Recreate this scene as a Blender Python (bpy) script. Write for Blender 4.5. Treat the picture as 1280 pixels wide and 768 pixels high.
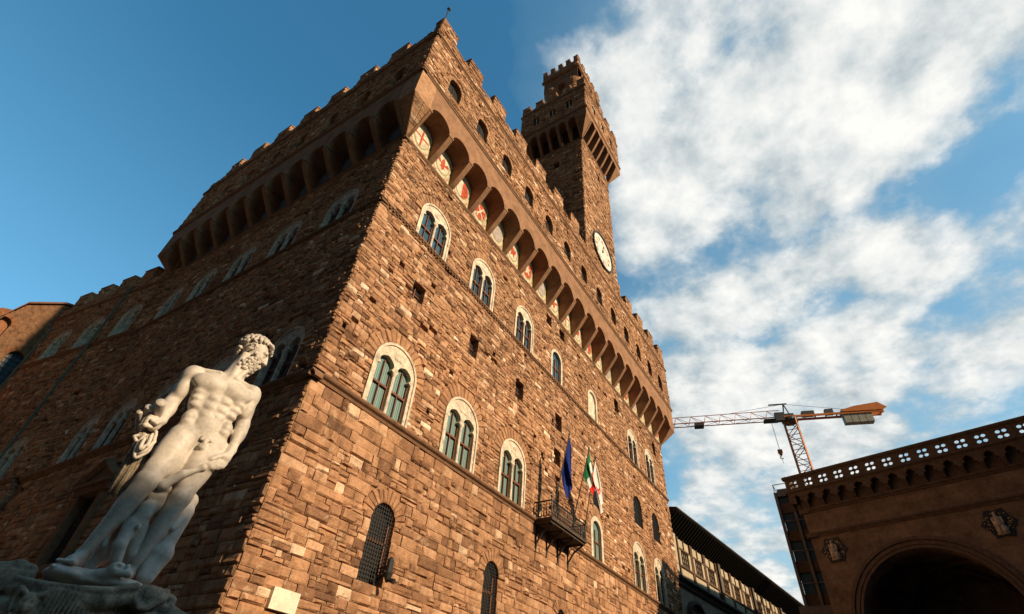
import bpy, bmesh, math, random
import numpy as np
from mathutils import Vector, Matrix
from mathutils.geometry import tessellate_polygon
rad = math.radians
for o in list(bpy.data.objects): bpy.data.objects.remove(o)
scene = bpy.context.scene
col = scene.collection
# ------------------------------------------------------------------ camera
CAM = Vector((-9.0, -14.98, 1.7))
yaw, pitch, roll = rad(35.3426), rad(41.672), rad(5.1242)
fw = Vector((math.cos(yaw)*math.cos(pitch), math.sin(yaw)*math.cos(pitch), math.sin(pitch)))
rt = Vector((math.sin(yaw), -math.cos(yaw), 0)); up = rt.cross(fw)
r2 = math.cos(roll)*rt + math.sin(roll)*up; u2 = -math.sin(roll)*rt + math.cos(roll)*up
cam = bpy.data.cameras.new('camera'); cam.sensor_width = 36; cam.lens = 640.57/1280*36
cam.clip_start = .1; cam.clip_end = 5000
co = bpy.data.objects.new('camera', cam); col.objects.link(co)
M = Matrix((r2, u2, -fw)).transposed().to_4x4(); M.translation = CAM
co.matrix_world = M; scene.camera = co
# ------------------------------------------------------------------ sun and sky
SUN_EL, SUN_TH = rad(26.5), rad(2.5)          # elevation; swing from the west wall's normal towards +x
sdir = Vector((math.sin(SUN_TH)*math.cos(SUN_EL), -math.cos(SUN_TH)*math.cos(SUN_EL), math.sin(SUN_EL)))
sl = bpy.data.lights.new('sun', 'SUN'); sl.energy = 4.5; sl.angle = rad(1.0); sl.color = (1.0, .775, .50)
so = bpy.data.objects.new('sun', sl); col.objects.link(so)
so.rotation_euler = sdir.to_track_quat('Z', 'Y').to_euler(); so.location = (0, -60, 60)
world = bpy.data.worlds.new('World'); scene.world = world; world.use_nodes = True
nt = world.node_tree; nt.nodes.clear()
def N(t, nt=None, **kw):
    n = (nt or globals()['nt']).nodes.new(t)
    for k, v in kw.items(): setattr(n, k, v)
    return n
def lk(a, b, nt=None): (nt or globals()['nt']).links.new(a, b)
def math_node(nt, op, a, b=None, c=None, clamp=False):
    n = nt.nodes.new('ShaderNodeMath'); n.operation = op; n.use_clamp = clamp
    for i, v in enumerate((a, b, c)):
        if v is None: continue
        if isinstance(v, (int, float)): n.inputs[i].default_value = v
        else: nt.links.new(v, n.inputs[i])
    return n.outputs[0]
def ramp(nt, fac, stops, interp='LINEAR'):
    n = nt.nodes.new('ShaderNodeValToRGB'); cr = n.color_ramp; cr.interpolation = interp
    while len(cr.elements) < len(stops): cr.elements.new(.5)
    for e, (p, c) in zip(cr.elements, stops):
        e.position = p; e.color = (c[0], c[1], c[2], 1) if not isinstance(c, (int, float)) else (c, c, c, 1)
    nt.links.new(fac, n.inputs[0]); return n.outputs[0]
def noise(nt, vec, scale, detail=4, rough=.55, dist=0):
    n = nt.nodes.new('ShaderNodeTexNoise'); n.inputs['Scale'].default_value = scale
    n.inputs['Detail'].default_value = detail; n.inputs['Roughness'].default_value = rough
    n.inputs['Distortion'].default_value = dist
    if vec is not None: nt.links.new(vec, n.inputs['Vector'])
    return n.outputs[0]
def mixc(nt, fac, a, b, mode='MIX'):
    n = nt.nodes.new('ShaderNodeMix'); n.data_type = 'RGBA'; n.blend_type = mode
    for i, v in ((0, fac), (6, a), (7, b)):
        if isinstance(v, (int, float)): n.inputs[i].default_value = v
        elif isinstance(v, tuple): n.inputs[i].default_value = (*v[:3], 1)
        else: nt.links.new(v, n.inputs[i])
    return n.outputs[2]
sky = N('ShaderNodeTexSky', sky_type='NISHITA'); sky.sun_disc = False
sky.sun_elevation = SUN_EL; sky.sun_rotation = math.atan2(sdir.x, sdir.y)
sky.air_density = 1.0; sky.dust_density = .4; sky.ozone_density = 2.5
tc = N('ShaderNodeTexCoord'); sep = N('ShaderNodeSeparateXYZ'); lk(tc.outputs['Generated'], sep.inputs[0])
# cloud deck: directions projected on a high horizontal layer
zc = math_node(nt, 'ADD', math_node(nt, 'MAXIMUM', sep.outputs[2], 0.0), .16)
cmb = N('ShaderNodeCombineXYZ')
lk(math_node(nt, 'DIVIDE', sep.outputs[0], zc), cmb.inputs[0]); lk(math_node(nt, 'DIVIDE', sep.outputs[1], zc), cmb.inputs[1])
mp = N('ShaderNodeMapping'); mp.inputs['Location'].default_value = (3.1, 1.7, 0.4); lk(cmb.outputs[0], mp.inputs[0])
nb = noise(nt, mp.outputs[0], 1.5, 9, .58, .25)
nb2 = noise(nt, mp.outputs[0], 4.6, 8, .62, .3)
body = math_node(nt, 'ADD', math_node(nt, 'MULTIPLY', nb, .72), math_node(nt, 'MULTIPLY', nb2, .28))
# three long banks of cloud cross the south-east, the north stays clear
px = math_node(nt, 'DIVIDE', sep.outputs[0], zc); py = math_node(nt, 'DIVIDE', sep.outputs[1], zc)
warp = math_node(nt, 'MULTIPLY', math_node(nt, 'SUBTRACT', noise(nt, cmb.outputs[0], 3.0, 5, .55), .5), .44)
bx = math_node(nt, 'ADD', math_node(nt, 'ADD', px, math_node(nt, 'MULTIPLY', py, .12)), warp)
band = ramp(nt, math_node(nt, 'MULTIPLY', bx, .5), [(.05, 0), (.12, .36), (.19, .74), (.32, .84), (.385, .42), (.405, .40), (.455, .74), (.50, .72), (.535, .46), (.58, .74), (.68, .72), (.80, .62), (.95, .55)])
edge = ramp(nt, math_node(nt, 'ADD', math_node(nt, 'MULTIPLY', math_node(nt, 'SUBTRACT', math_node(nt, 'SUBTRACT', math_node(nt, 'MULTIPLY', px, .23), .045), py), 1.0), math_node(nt, 'ADD', math_node(nt, 'MULTIPLY', warp, .6), .5)), [(.29, 0), (.37, .45), (.45, 1), (.95, 1), (1.15, .65)])
cover = math_node(nt, 'MULTIPLY', band, edge)
fine = math_node(nt, 'ADD', math_node(nt, 'MULTIPLY', noise(nt, mp.outputs[0], 5.0, 14, .57, 0), .72), math_node(nt, 'MULTIPLY', noise(nt, mp.outputs[0], 2.1, 8, .6, .2), .28))
cov = math_node(nt, 'ADD', math_node(nt, 'MULTIPLY', cover, .62), math_node(nt, 'MULTIPLY', math_node(nt, 'SUBTRACT', fine, .5), math_node(nt, 'ADD', math_node(nt, 'MULTIPLY', cover, 2.1), .62)))
mask = ramp(nt, cov, [(.13, 0), (.205, .32), (.28, .74), (.41, 1)])
mp2 = N('ShaderNodeMapping'); mp2.inputs['Location'].default_value = (3.1, 1.7-.05, 0.4); lk(cmb.outputs[0], mp2.inputs[0])
lit = math_node(nt, 'SUBTRACT', noise(nt, mp.outputs[0], 5.0, 10, .6, 0), noise(nt, mp2.outputs[0], 5.0, 10, .6, 0))
lum = math_node(nt, 'ADD', math_node(nt, 'ADD', math_node(nt, 'MULTIPLY', noise(nt, mp.outputs[0], 4.2, 8, .6, .2), .45), math_node(nt, 'MULTIPLY', cov, .30)), math_node(nt, 'ADD', math_node(nt, 'MULTIPLY', lit, 1.0), .14))
ccol = ramp(nt, lum, [(.28, (.34, .40, .43)), (.42, (.48, .52, .53)), (.56, (.63, .645, .635)), (.70, (.75, .745, .715))])
bgs = N('ShaderNodeVectorMath', operation='SCALE'); lk(sky.outputs[0], bgs.inputs[0]); bgs.inputs['Scale'].default_value = .15
tint = mixc(nt, 1.0, bgs.outputs[0], (.40, .97, .99), 'MULTIPLY')
# a bank of dark cloud added in the unseen west, dimming the north wall
added_bank = ramp(nt, math_node(nt, 'ADD', math_node(nt, 'MULTIPLY', sep.outputs[0], -1.0), math_node(nt, 'MULTIPLY', math_node(nt, 'SUBTRACT', nb, .5), .35)), [(.20, 0), (.50, 1)])
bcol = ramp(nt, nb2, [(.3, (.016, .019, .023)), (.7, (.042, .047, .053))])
veil = mixc(nt, math_node(nt, 'MULTIPLY', math_node(nt, 'POWER', cover, .6), .34), tint, (.36, .50, .54))
low = ramp(nt, sep.outputs[2], [(.22, .62), (.42, .40), (.62, .14), (.80, 0)])
veil = mixc(nt, math_node(nt, 'MULTIPLY', low, math_node(nt, 'ADD', .38, math_node(nt, 'MULTIPLY', edge, .62))), veil, (.37, .50, .54))
fin = mixc(nt, added_bank, mixc(nt, mask, veil, ccol), bcol)
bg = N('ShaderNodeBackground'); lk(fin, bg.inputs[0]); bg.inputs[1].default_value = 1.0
wo = N('ShaderNodeOutputWorld'); lk(bg.outputs[0], wo.inputs[0])
vs = scene.view_settings; vs.view_transform = 'Standard'; vs.look = 'None'; vs.exposure = 0.42; vs.gamma = 1; vs.use_curve_mapping = False
scene.render.engine = 'CYCLES'; scene.render.resolution_x = 1024; scene.render.resolution_y = 614
scene.cycles.max_bounces = 6; scene.cycles.diffuse_bounces = 3
rng = random.Random(7)
# ------------------------------------------------------------------ tagging and mesh helpers
def tag(o, label=None, cat=None, group=None, kind=None):
    if label: o['label'] = label
    if cat: o['category'] = cat
    if group: o['group'] = group
    if kind: o['kind'] = kind
    return o
def empty(name, loc=(0, 0, 0), label=None, cat=None, group=None, parent=None):
    o = bpy.data.objects.new(name, None); col.objects.link(o); o.location = loc; o.empty_display_size = .3
    if parent: o.parent = parent
    return tag(o, label, cat, group)
class Fr:
    """a wall's own frame: s along it, z up, o outwards"""
    def __init__(self, org, along, out):
        self.o = Vector(org); self.a = Vector(along).normalized(); self.n = Vector(out).normalized()
    def p(self, s, z, o=0): return (self.o.x+self.a.x*s+self.n.x*o, self.o.y+self.a.y*s+self.n.y*o, self.o.z+z)
    def off(self, d, ds=0): return Fr(self.o+self.n*d+self.a*ds, self.a, self.n)
class MB:
    def __init__(self): self.V = []; self.F = []; self.T = []; self.M = []
    def add(self, vs, fs, tone=.5, mi=0):
        b = len(self.V); self.V.extend(vs)
        for f in fs: self.F.append([b+i for i in f]); self.T.append(tone); self.M.append(mi)
    def box(self, f, s0, s1, z0, z1, o0, o1, tone=.5, mi=0):
        v = [f.p(s, z, o) for o in (o0, o1) for z in (z0, z1) for s in (s0, s1)]
        self.add(v, [(0, 1, 3, 2), (4, 6, 7, 5), (0, 4, 5, 1), (2, 3, 7, 6), (0, 2, 6, 4), (1, 5, 7, 3)], tone, mi)
    def plate(self, f, loops, o0, o1, tone=.5, mi=0, back=True):
        flat = [q for l in loops for q in l]
        tris = tessellate_polygon([[Vector((a, b, 0)) for a, b in l] for l in loops])
        n = len(flat)
        v = [f.p(a, b, o1) for a, b in flat] + [f.p(a, b, o0) for a, b in flat]
        fs = [tuple(t) for t in tris] + ([tuple(n+i for i in t) for t in tris] if back else [])
        k = 0
        for l in loops:
            m = len(l)
            for i in range(m): fs.append((k+i, k+(i+1) % m, n+k+(i+1) % m, n+k+i))
            k += m
        self.add(v, fs, tone, mi)
    def sheet(self, f, s0, s1, z0, z1, o, tone=.5, mi=0):
        self.add([f.p(s0, z0, o), f.p(s1, z0, o), f.p(s1, z1, o), f.p(s0, z1, o)], [(0, 1, 2, 3)], tone, mi)
    def prism(self, f, prof, s0, s1, tone=.5, mi=0):
        """profile of (o,z) swept along s"""
        n = len(prof)
        v = [f.p(s0, z, o) for o, z in prof] + [f.p(s1, z, o) for o, z in prof]
        fs = [tuple(range(n)), tuple(range(2*n-1, n-1, -1))] + [(i, (i+1) % n, n+(i+1) % n, n+i) for i in range(n)]
        self.add(v, fs, tone, mi)
    def tube(self, pts, r, n=8, tone=.5, mi=0, cap=True):
        pts = [Vector(p) for p in pts]; rs = r if isinstance(r, (list, tuple)) else [r]*len(pts)
        v = []; fs = []; ref = None
        for i, p in enumerate(pts):
            t = (pts[min(i+1, len(pts)-1)]-pts[max(i-1, 0)]).normalized()
            if ref is None: ref = Vector((0, 0, 1)) if abs(t.z) < .9 else Vector((1, 0, 0))
            a = t.cross(ref).normalized(); b = a.cross(t).normalized(); ref = b
            for k in range(n):
                w = 2*math.pi*k/n; v.append(tuple(p+(a*math.cos(w)+b*math.sin(w))*rs[i]))
        for i in range(len(pts)-1):
            for k in range(n): fs.append((i*n+k, i*n+(k+1) % n, (i+1)*n+(k+1) % n, (i+1)*n+k))
        if cap: fs.append(tuple(range(n))); fs.append(tuple(range((len(pts)-1)*n, len(pts)*n)))
        self.add(v, fs, tone, mi)
    def bar(self, a, b, w, tone=.5, mi=0): self.tube([a, b], w*.7071, 4, tone, mi)
    def lathe(self, c, prof, n=20, tone=.5, mi=0, ax=None):
        """profile of (r,h) round the vertical through c"""
        c = Vector(c); v = []; fs = []
        for r, h in prof:
            for k in range(n):
                w = 2*math.pi*k/n; v.append((c.x+r*math.cos(w), c.y+r*math.sin(w), c.z+h))
        for i in range(len(prof)-1):
            for k in range(n): fs.append((i*n+k, i*n+(k+1) % n, (i+1)*n+(k+1) % n, (i+1)*n+k))
        fs.append(tuple(range(n))); fs.append(tuple(range((len(prof)-1)*n, len(prof)*n)))
        self.add(v, fs, tone, mi)
    def disc(self, f, s, z, r, o0, o1, n=20, tone=.5, mi=0, rz=None):
        self.plate(f, [[(s+r*math.cos(2*math.pi*k/n), z+(rz or r)*math.sin(2*math.pi*k/n)) for k in range(n)]], o0, o1, tone, mi)
    def ring(self, f, s, z, r, w, o0, o1, n=28, tone=.5, mi=0):
        A = [(s+r*math.cos(2*math.pi*k/n), z+r*math.sin(2*math.pi*k/n)) for k in range(n)]
        B = [(s+(r-w)*math.cos(2*math.pi*k/n), z+(r-w)*math.sin(2*math.pi*k/n)) for k in range(n)]
        self.plate(f, [A, B], o0, o1, tone, mi)
    def block(self, f, s0, s1, z0, z1, o, depth, bul, tone, fine):
        """one rock-faced stone, front at o, going back by depth"""
        L = s1-s0; h = z1-z0; R = rng.random
        j = min(.02, h*.06)
        if fine:
            bs = min(.07, L*.2); bz = min(.06, h*.22)
            ss = (0, bs*(.6+.8*R()), L-bs*(.6+.8*R()), L); zz = (0, bz*(.6+.8*R()), h-bz*(.6+.8*R()), h)
            v = []
            for a, z in enumerate(zz):
                for b, s in enumerate(ss):
                    edge = a in (0, 3) or b in (0, 3); cor = a in (0, 3) and b in (0, 3)
                    oo = o+(R()*.02-.012 if edge else bul*(.35+.9*R())) - (.02*R() if cor else 0)
                    v.append(f.p(s0+s+(R()-.5)*j, z0+z+(R()-.5)*j, oo))
            fs = [(a*4+b, a*4+b+1, a*4+b+5, a*4+b+4) for a in range(3) for b in range(3)]
            rim = [0, 1, 2, 3, 7, 11, 15, 14, 13, 12, 8, 4]
            v += [f.p(s0, z0, o-depth), f.p(s1, z0, o-depth), f.p(s1, z1, o-depth), f.p(s0, z1, o-depth)]
            fs += [(0, 16, 17, 3, 2, 1), (3, 17, 18, 15, 11, 7), (15, 18, 19, 12, 13, 14), (12, 19, 16, 0, 4, 8)]
        else:
            b = min(.05, h*.2); c = [(0, 0), (L, 0), (L, h), (0, h)]
            v = [f.p(s0+a+(R()-.5)*j, z0+z+(R()-.5)*j, o-.015*R()) for a, z in c]
            v += [f.p(s0+a+(b if a == 0 else -b)*(.5+R()), z0+z+(b if z == 0 else -b)*(.5+R()), o+bul*(.2+R())) for a, z in c]
            v += [f.p(s0+a, z0+z, o-depth) for a, z in c]
            fs = [(4, 5, 6), (4, 6, 7)]
            for i in range(4): k = (i+1) % 4; fs += [(i, k, 4+k, 4+i), (i, 8+i, 8+k, k)]
        self.add(v, fs, tone)
    def build(self, name, mat, parent=None, smooth=False):
        me = bpy.data.meshes.new(name); me.from_pydata(self.V, [], self.F); me.update()
        ms = mat if isinstance(mat, (list, tuple)) else [mat]
        for m in ms: me.materials.append(m)
        if len(ms) > 1: me.polygons.foreach_set('material_index', self.M)
        at = me.attributes.new('tone', 'FLOAT', 'FACE'); at.data.foreach_set('value', self.T)
        bm = bmesh.new(); bm.from_mesh(me); bmesh.ops.recalc_face_normals(bm, faces=bm.faces); bm.to_mesh(me); bm.free()
        if smooth: me.polygons.foreach_set('use_smooth', [True]*len(me.polygons))
        o = bpy.data.objects.new(name, me); col.objects.link(o)
        if parent is not None:
            o.parent = parent
            if parent.type == 'EMPTY': o.matrix_parent_inverse = Matrix.Translation(-Vector(parent.location))
        return o
def arc(cx, cz, r, a0, a1, n, rz=None):
    return [(cx+r*math.cos(rad(a0+(a1-a0)*i/n)), cz+(rz or r)*math.sin(rad(a0+(a1-a0)*i/n))) for i in range(n+1)]
def arch_loop(sc, w, z0, zs, n=14, point=0):
    r = w/2
    return [(sc-r, z0), (sc+r, z0)] + [(a, b+point*(1-abs(a-sc)/r)) for a, b in arc(sc, zs, r, 0, 180, n)]
# ------------------------------------------------------------------ materials
def mat(name, colr=(.5, .5, .5), rough=.85, bump=0, bscale=8, var=.25, vscale=3, metal=0, spec=.3, stops=None, bdist=.02, big=False):
    """procedural material; stops = colours picked by each stone's own tone"""
    m = bpy.data.materials.new(name); m.use_nodes = True; t = m.node_tree
    b = t.nodes['Principled BSDF']; b.inputs['Roughness'].default_value = rough; b.inputs['Metallic'].default_value = metal
    b.inputs['Specular IOR Level'].default_value = spec
    tcn = t.nodes.new('ShaderNodeTexCoord'); v = tcn.outputs['Object']
    if stops:
        a = t.nodes.new('ShaderNodeAttribute'); a.attribute_name = 'tone'
        base = ramp(t, a.outputs['Fac'], stops)
    else:
        base = None
    n1 = noise(t, v, vscale, 6, .6); n2 = noise(t, v, vscale*5.3, 4, .6)
    k = math_node(t, 'ADD', math_node(t, 'MULTIPLY', n1, 1.0), math_node(t, 'MULTIPLY', n2, .6))   # about .8
    g = ramp(t, k, [(.45, 1-var*1.6), (.78, 1.0), (1.0, 1+var)])
    if base is None:
        rgb = t.nodes.new('ShaderNodeRGB'); rgb.outputs[0].default_value = (*colr, 1); base = rgb.outputs[0]
    c = mixc(t, 1.0, base, g, 'MULTIPLY')
    if big:
        pt = noise(t, v, 2.6, 7, .68, .6)
        c = mixc(t, math_node(t, 'MULTIPLY', ramp(t, pt, [(.575, 0), (.63, 1)]), .45), c, (.56, .40, .26))
        c = mixc(t, math_node(t, 'MULTIPLY', ramp(t, pt, [(.36, 1), (.42, 0)]), .38), c, (.13, .075, .045))
        c = mixc(t, 1.0, c, ramp(t, noise(t, v, .16, 5, .6, .4), [(.32, (.78, .76, .74)), (.5, (1, 1, 1)), (.68, (1.14, 1.12, 1.08))]), 'MULTIPLY')
    if big:      # rain streaks
        mm = t.nodes.new('ShaderNodeMapping'); mm.inputs['Scale'].default_value = (1, 1, .07); t.links.new(v, mm.inputs[0])
        c = mixc(t, 1.0, c, ramp(t, noise(t, mm.outputs[0], 1.6, 5, .6), [(.34, (.78, .75, .73)), (.46, (1, 1, 1)), (.7, (1.05, 1.04, 1.03))]), 'MULTIPLY')
    t.links.new(c, b.inputs['Base Color'])
    if bump:
        bn = t.nodes.new('ShaderNodeBump'); bn.inputs['Strength'].default_value = bump; bn.inputs['Distance'].default_value = bdist
        hh = noise(t, v, bscale, 7, .65); t.links.new(hh, bn.inputs['Height']); t.links.new(bn.outputs[0], b.inputs['Normal'])
    return m
STONE = [(0, (.15, .078, .045)), (.14, (.255, .130, .072)), (.40, (.365, .190, .101)), (.66, (.445, .243, .136)), (.83, (.53, .315, .19)), (.92, (.66, .46, .31)), (1, (.80, .62, .46))]
m_stone = mat('rough_sandstone', stops=STONE, bump=.9, bscale=9, var=.32, vscale=2.2, rough=.95, spec=.1, bdist=.05, big=True)
m_mortar = mat('old_mortar', (.075, .042, .023), bump=.5, var=.3, rough=1, spec=0)
m_plaster = mat('smooth_sandstone', (.27, .142, .080), bump=.4, bscale=14, var=.28, vscale=1.3, rough=.95, spec=.1)
m_trim = mat('moulded_sandstone', (.20, .108, .062), bump=.5, bscale=16, var=.3, rough=.95, spec=.1)
m_marble = mat('window_marble', (.56, .45, .33), bump=.4, bscale=14, var=.45, vscale=2.5, rough=.7)
m_wood = mat('window_wood', (.16, .055, .028), var=.3, vscale=6, rough=.6)
m_dark = mat('dark_interior', (.018, .014, .012), var=.3, rough=.9)
m_shut = mat('dark_shutter', (.03, .024, .02), var=.3, rough=.9)
m_iron = mat('wrought_iron', (.022, .020, .019), var=.3, vscale=12, rough=.6, spec=.4)
m_rust = mat('rusty_bar', (.22, .085, .04), var=.3, vscale=12, rough=.9)
m_cream = mat('painted_cream', (.50, .41, .27), var=.5, vscale=2.6, rough=.9, spec=.1)
m_white = mat('painted_white', (.56, .48, .36), var=.45, vscale=2.6, rough=.9, spec=.1)
m_red = mat('painted_red', (.40, .075, .040), var=.5, vscale=4, rough=.9, spec=.1)
m_olive = mat('painted_olive_border', (.33, .29, .13), var=.3, vscale=4, rough=.9, spec=.1)
m_faded = mat('faded_grey_paint', (.36, .30, .27), var=.4, vscale=3, rough=.9, spec=.1)
m_plaque = mat('plaque_marble', (.68, .60, .46), var=.18, vscale=3, bump=.1, rough=.6)
m_copper = mat('green_copper', (.085, .115, .085), var=.3, vscale=5, rough=.7)
m_brick = mat('old_brick', stops=[(0, (.12, .05, .028)), (.5, (.25, .105, .05)), (1, (.40, .20, .10))], bump=.6, bscale=14, var=.3, rough=.95, spec=.1)
m_slate = mat('roof_tile', (.16, .075, .045), var=.4, vscale=4, bump=.5, rough=.95)
def glass_mat(name, c1, c2, fold=9):
    m = bpy.data.materials.new(name); m.use_nodes = True; t = m.node_tree; b = t.nodes['Principled BSDF']
    b.inputs['Roughness'].default_value = .12; b.inputs['Specular IOR Level'].default_value = .6
    tcn = t.nodes.new('ShaderNodeTexCoord'); w = t.nodes.new('ShaderNodeTexWave'); w.inputs['Scale'].default_value = fold/6.28*2
    w.inputs['Distortion'].default_value = 1.5; w.inputs['Detail'].default_value = 2
    mpn = t.nodes.new('ShaderNodeMapping'); mpn.inputs['Scale'].default_value = (1, 1, .05)
    t.links.new(tcn.outputs['Object'], mpn.inputs[0]); t.links.new(mpn.outputs[0], w.inputs[0])
    t.links.new(ramp(t, w.outputs[1], [(.1, c1), (.9, c2)]), b.inputs['Base Color']); return m
m_glass = glass_mat('curtained_glass', (.10, .17, .15), (.22, .31, .27))
m_glass2 = glass_mat('plain_glass', (.03, .06, .09), (.05, .10, .14), 2)

m_skypane = mat('pale_sky_pane', (.34, .34, .32), var=.2, vscale=1.5, rough=.4)  # pale colour stands in for the bright sky in the glass
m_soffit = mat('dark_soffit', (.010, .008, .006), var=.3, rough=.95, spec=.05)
m_nmarble = mat('north_marble', (.46, .38, .30), bump=.4, bscale=14, var=.5, vscale=3, rough=.8)  # slightly darker marble for the north windows
# ------------------------------------------------------------------ the palace
L, LN, D = 42.0, 24.4, 1.37
Z1, Z2, ZC, ZB, ZK1, ZK2, ZP, ZT = 11.87, 22.4, 28.34, 30.3, 33.1, 38.55, 40.0, 41.5
W = Fr((0, 0, 0), (1, 0, 0), (0, -1, 0))
NO = Fr((0, 0, 0), (0, 1, 0), (-1, 0, 0))
palace = empty('medieval_palace', (0, 0, 0), 'tall rusticated brown stone palace with battlements, arched gallery and square clock tower', 'palace')
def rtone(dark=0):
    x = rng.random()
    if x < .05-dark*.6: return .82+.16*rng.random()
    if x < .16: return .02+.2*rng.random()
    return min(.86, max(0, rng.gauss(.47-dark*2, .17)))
def courses(mb, f, s0, s1, z0, z1, ops, hr, lr, depth, bul, fine, miss=.0, dark=0, lean=None):
    """courses of rock-faced stones; ops = openings (s, w, z0, zs, ring) left free"""
    z = z0
    while z < z1-.05:
        h = rng.uniform(*hr); zb = min(z+h, z1)
        if z1-zb < hr[0]*.6: zb = z1
        bl = []
        for (sc, w, a, zs, ring, flat) in ops:
            if flat:
                if zb > a+.02 and z < zs-.02: bl.append((sc-w/2, sc+w/2))
                continue
            Rr = w/2+ring
            if zb <= a+.03 or z >= zs+Rr-.03: continue
            hw = w/2 if (z+zb)/2 < zs else (Rr if z < zs else math.sqrt(max(0, Rr*Rr-(z-zs)**2)))
            bl.append((sc-hw, sc+hw))
        bl.sort(); cur = s0; segs = []
        for a, b in bl:
            if a > cur: segs.append((cur, min(a, s1)))
            cur = max(cur, b)
        if cur < s1: segs.append((cur, s1))
        for a, b in segs:
            s = a
            while s < b-.01:
                l = rng.uniform(*lr)*rng.uniform(.75, 1.25) if rng.random() > .3 else rng.uniform(lr[0]*.8, lr[0]*1.5)
                e = s+l
                if b-e < lr[0]*.7: e = b
                g = .009
                if rng.random() >= miss or e-s > .62:
                    zz = [(z, zb)]
                    if zb-z > .24 and rng.random() < .22: zm = z+(zb-z)*rng.uniform(.38, .62); zz = [(z, zm), (zm, zb)]     # two thin stones in one course
                    for za_, zc_ in zz:
                        cut = [s, e]
                        if len(zz) == 2 and e-s > .5 and rng.random() < .6: cut = [s, s+(e-s)*rng.uniform(.35, .65), e]
                        for a_, b_ in zip(cut, cut[1:]):
                            mb.block(f, a_+g, b_-g, za_+g*.7, zc_-g*.7, rng.uniform(-.02, .03), depth, bul*rng.uniform(.3, 1.6), min(rtone(dark), .90 if z1 < Z1 else 1), fine)
                s = e
        z = zb
def ring_stones(mb, f, sc, zs, r0, r1, n, depth, bul, a0=0, a1=180):
    mb.plate(f, [[(sc+r0+.02, zs-.5), (sc+r1+.42, zs-.5)]+arc(sc, zs, r1+.42, 0, 180, 18)+[(sc-r1-.42, zs-.5), (sc-r0-.02, zs-.5)]+arc(sc, zs, r0+.02, 180, 0, 18)], -depth+.02, -.045, .3)
    for i in range(n):
        t0 = rad(a0+(a1-a0)*(i+.04)/n); t1 = rad(a0+(a1-a0)*(i+.96)/n); rr = r1+rng.uniform(-.06, .06)
        q = [(r0, t0), (rr, t0), (rr, t1), (r0, t1)]
        ob = rng.uniform(.0, .03)
        v = [f.p(sc+r*math.cos(t), zs+r*math.sin(t), ob) for r, t in q]
        tm = (t0+t1)/2; q2 = [(r0+.05, t0*.75+tm*.25), (rr-.05, t0*.75+tm*.25), (rr-.05, t1*.75+tm*.25), (r0+.05, t1*.75+tm*.25)]
        v += [f.p(sc+r*math.cos(t), zs+r*math.sin(t), ob+bul*rng.uniform(.3, 1)) for r, t in q2]
        v += [f.p(sc+r*math.cos(t), zs+r*math.sin(t), -depth) for r, t in q]
        fs = [(4, 5, 6, 7)]
        for k in range(4): m = (k+1) % 4; fs += [(k, m, 4+m, 4+k), (k, 8+k, 8+m, m)]
        mb.add(v, fs, min(.8, max(.1, rng.gauss(.38, .1))))
# ---- windows
def light_loop(sc, a, z0, zs, pt=.62):
    R = [(a, z0), (a, zs), (a-.05, zs+.05), (a-.15, zs+.09), (a-.09, zs+.18), (a-.06, zs+.28), (a-.10, zs+.40), (a-.20, zs+.50), (a*.22, zs+pt-.03)]
    return [(sc+x, z) for x, z in R]+[(sc, zs+pt)]+[(sc-x, z) for x, z in reversed(R)]
def two_light(f, parent, sc, z0, w, h, gm, rec=.0, name='arched_window', sash=True, mm=None):
    mm = mm or m_marble
    zs = z0+h-w/2; mb = MB()
    a = w*.195; c = w*.222; z1 = z0+h-w*.5-.12
    outer = [(sc-w/2, z0), (sc+w/2, z0)]+arc(sc, zs, w/2, 0, 180, 20)
    mb.plate(f, [outer, light_loop(sc-c, a, z0+.02, z1), light_loop(sc+c, a, z0+.02, z1)], -.30-rec, .03-rec, .5)
    mb.ring_arch = None
    o = [(sc-w/2-.07, z0), (sc-w/2-.07, zs)]+[(x, z) for x, z in reversed(arc(sc, zs, w/2+.07, 0, 180, 20))]+[(sc+w/2+.07, z0), (sc+w/2-.05, z0)]+arc(sc, zs, w/2-.05, 0, 180, 20)+[(sc-w/2+.05, z0)]
    mb.plate(f, [o], -.05-rec, .085-rec, .5)
    for dx, dz, r in ((0, .0, .13), (-.17, -.06, .07), (.17, -.06, .07), (0, .2, .07)): mb.disc(f, sc+dx, zs+w*.27+dz, r, .0-rec, .055-rec, 10)
    win = mb.build(name, mm, parent)
    cm = MB(); q = f.p(sc, 0, .0-rec)
    cm.lathe((q[0], q[1], 0), [(.10, z0+.02), (.10, z0+.12), (.065, z0+.18), (.06, z1-.25), (.075, z1-.22), (.065, z1-.18), (.12, z1-.02), (.12, z1+.06)], 10)
    cm.build('column', mm, win, True)
    for sgn in (-1, 1):
        s = sc+sgn*c; sb = MB()
        if sash:
            bw = .055
            for x0, x1 in ((s-a, s-a+bw), (s+a-bw, s+a), (s-.025, s+.025)): sb.box(f, x0+.002, x1-.002, z0+.03, z1+.45, -.20-rec, -.12-rec)
            zt = z0+(z1-z0)*.62
            for za, zb in ((z0+.03, z0+.10), (zt, zt+.09)): sb.box(f, s-a+.01, s+a-.01, za, zb, -.205-rec, -.115-rec)
            sb.build('sash', m_wood, win)
        g = MB(); g.box(f, s-a-.02, s+a+.02, z0+.01, z1+.66, -.26-rec, -.22-rec); g.build('pane', gm, win)
    return win
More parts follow.
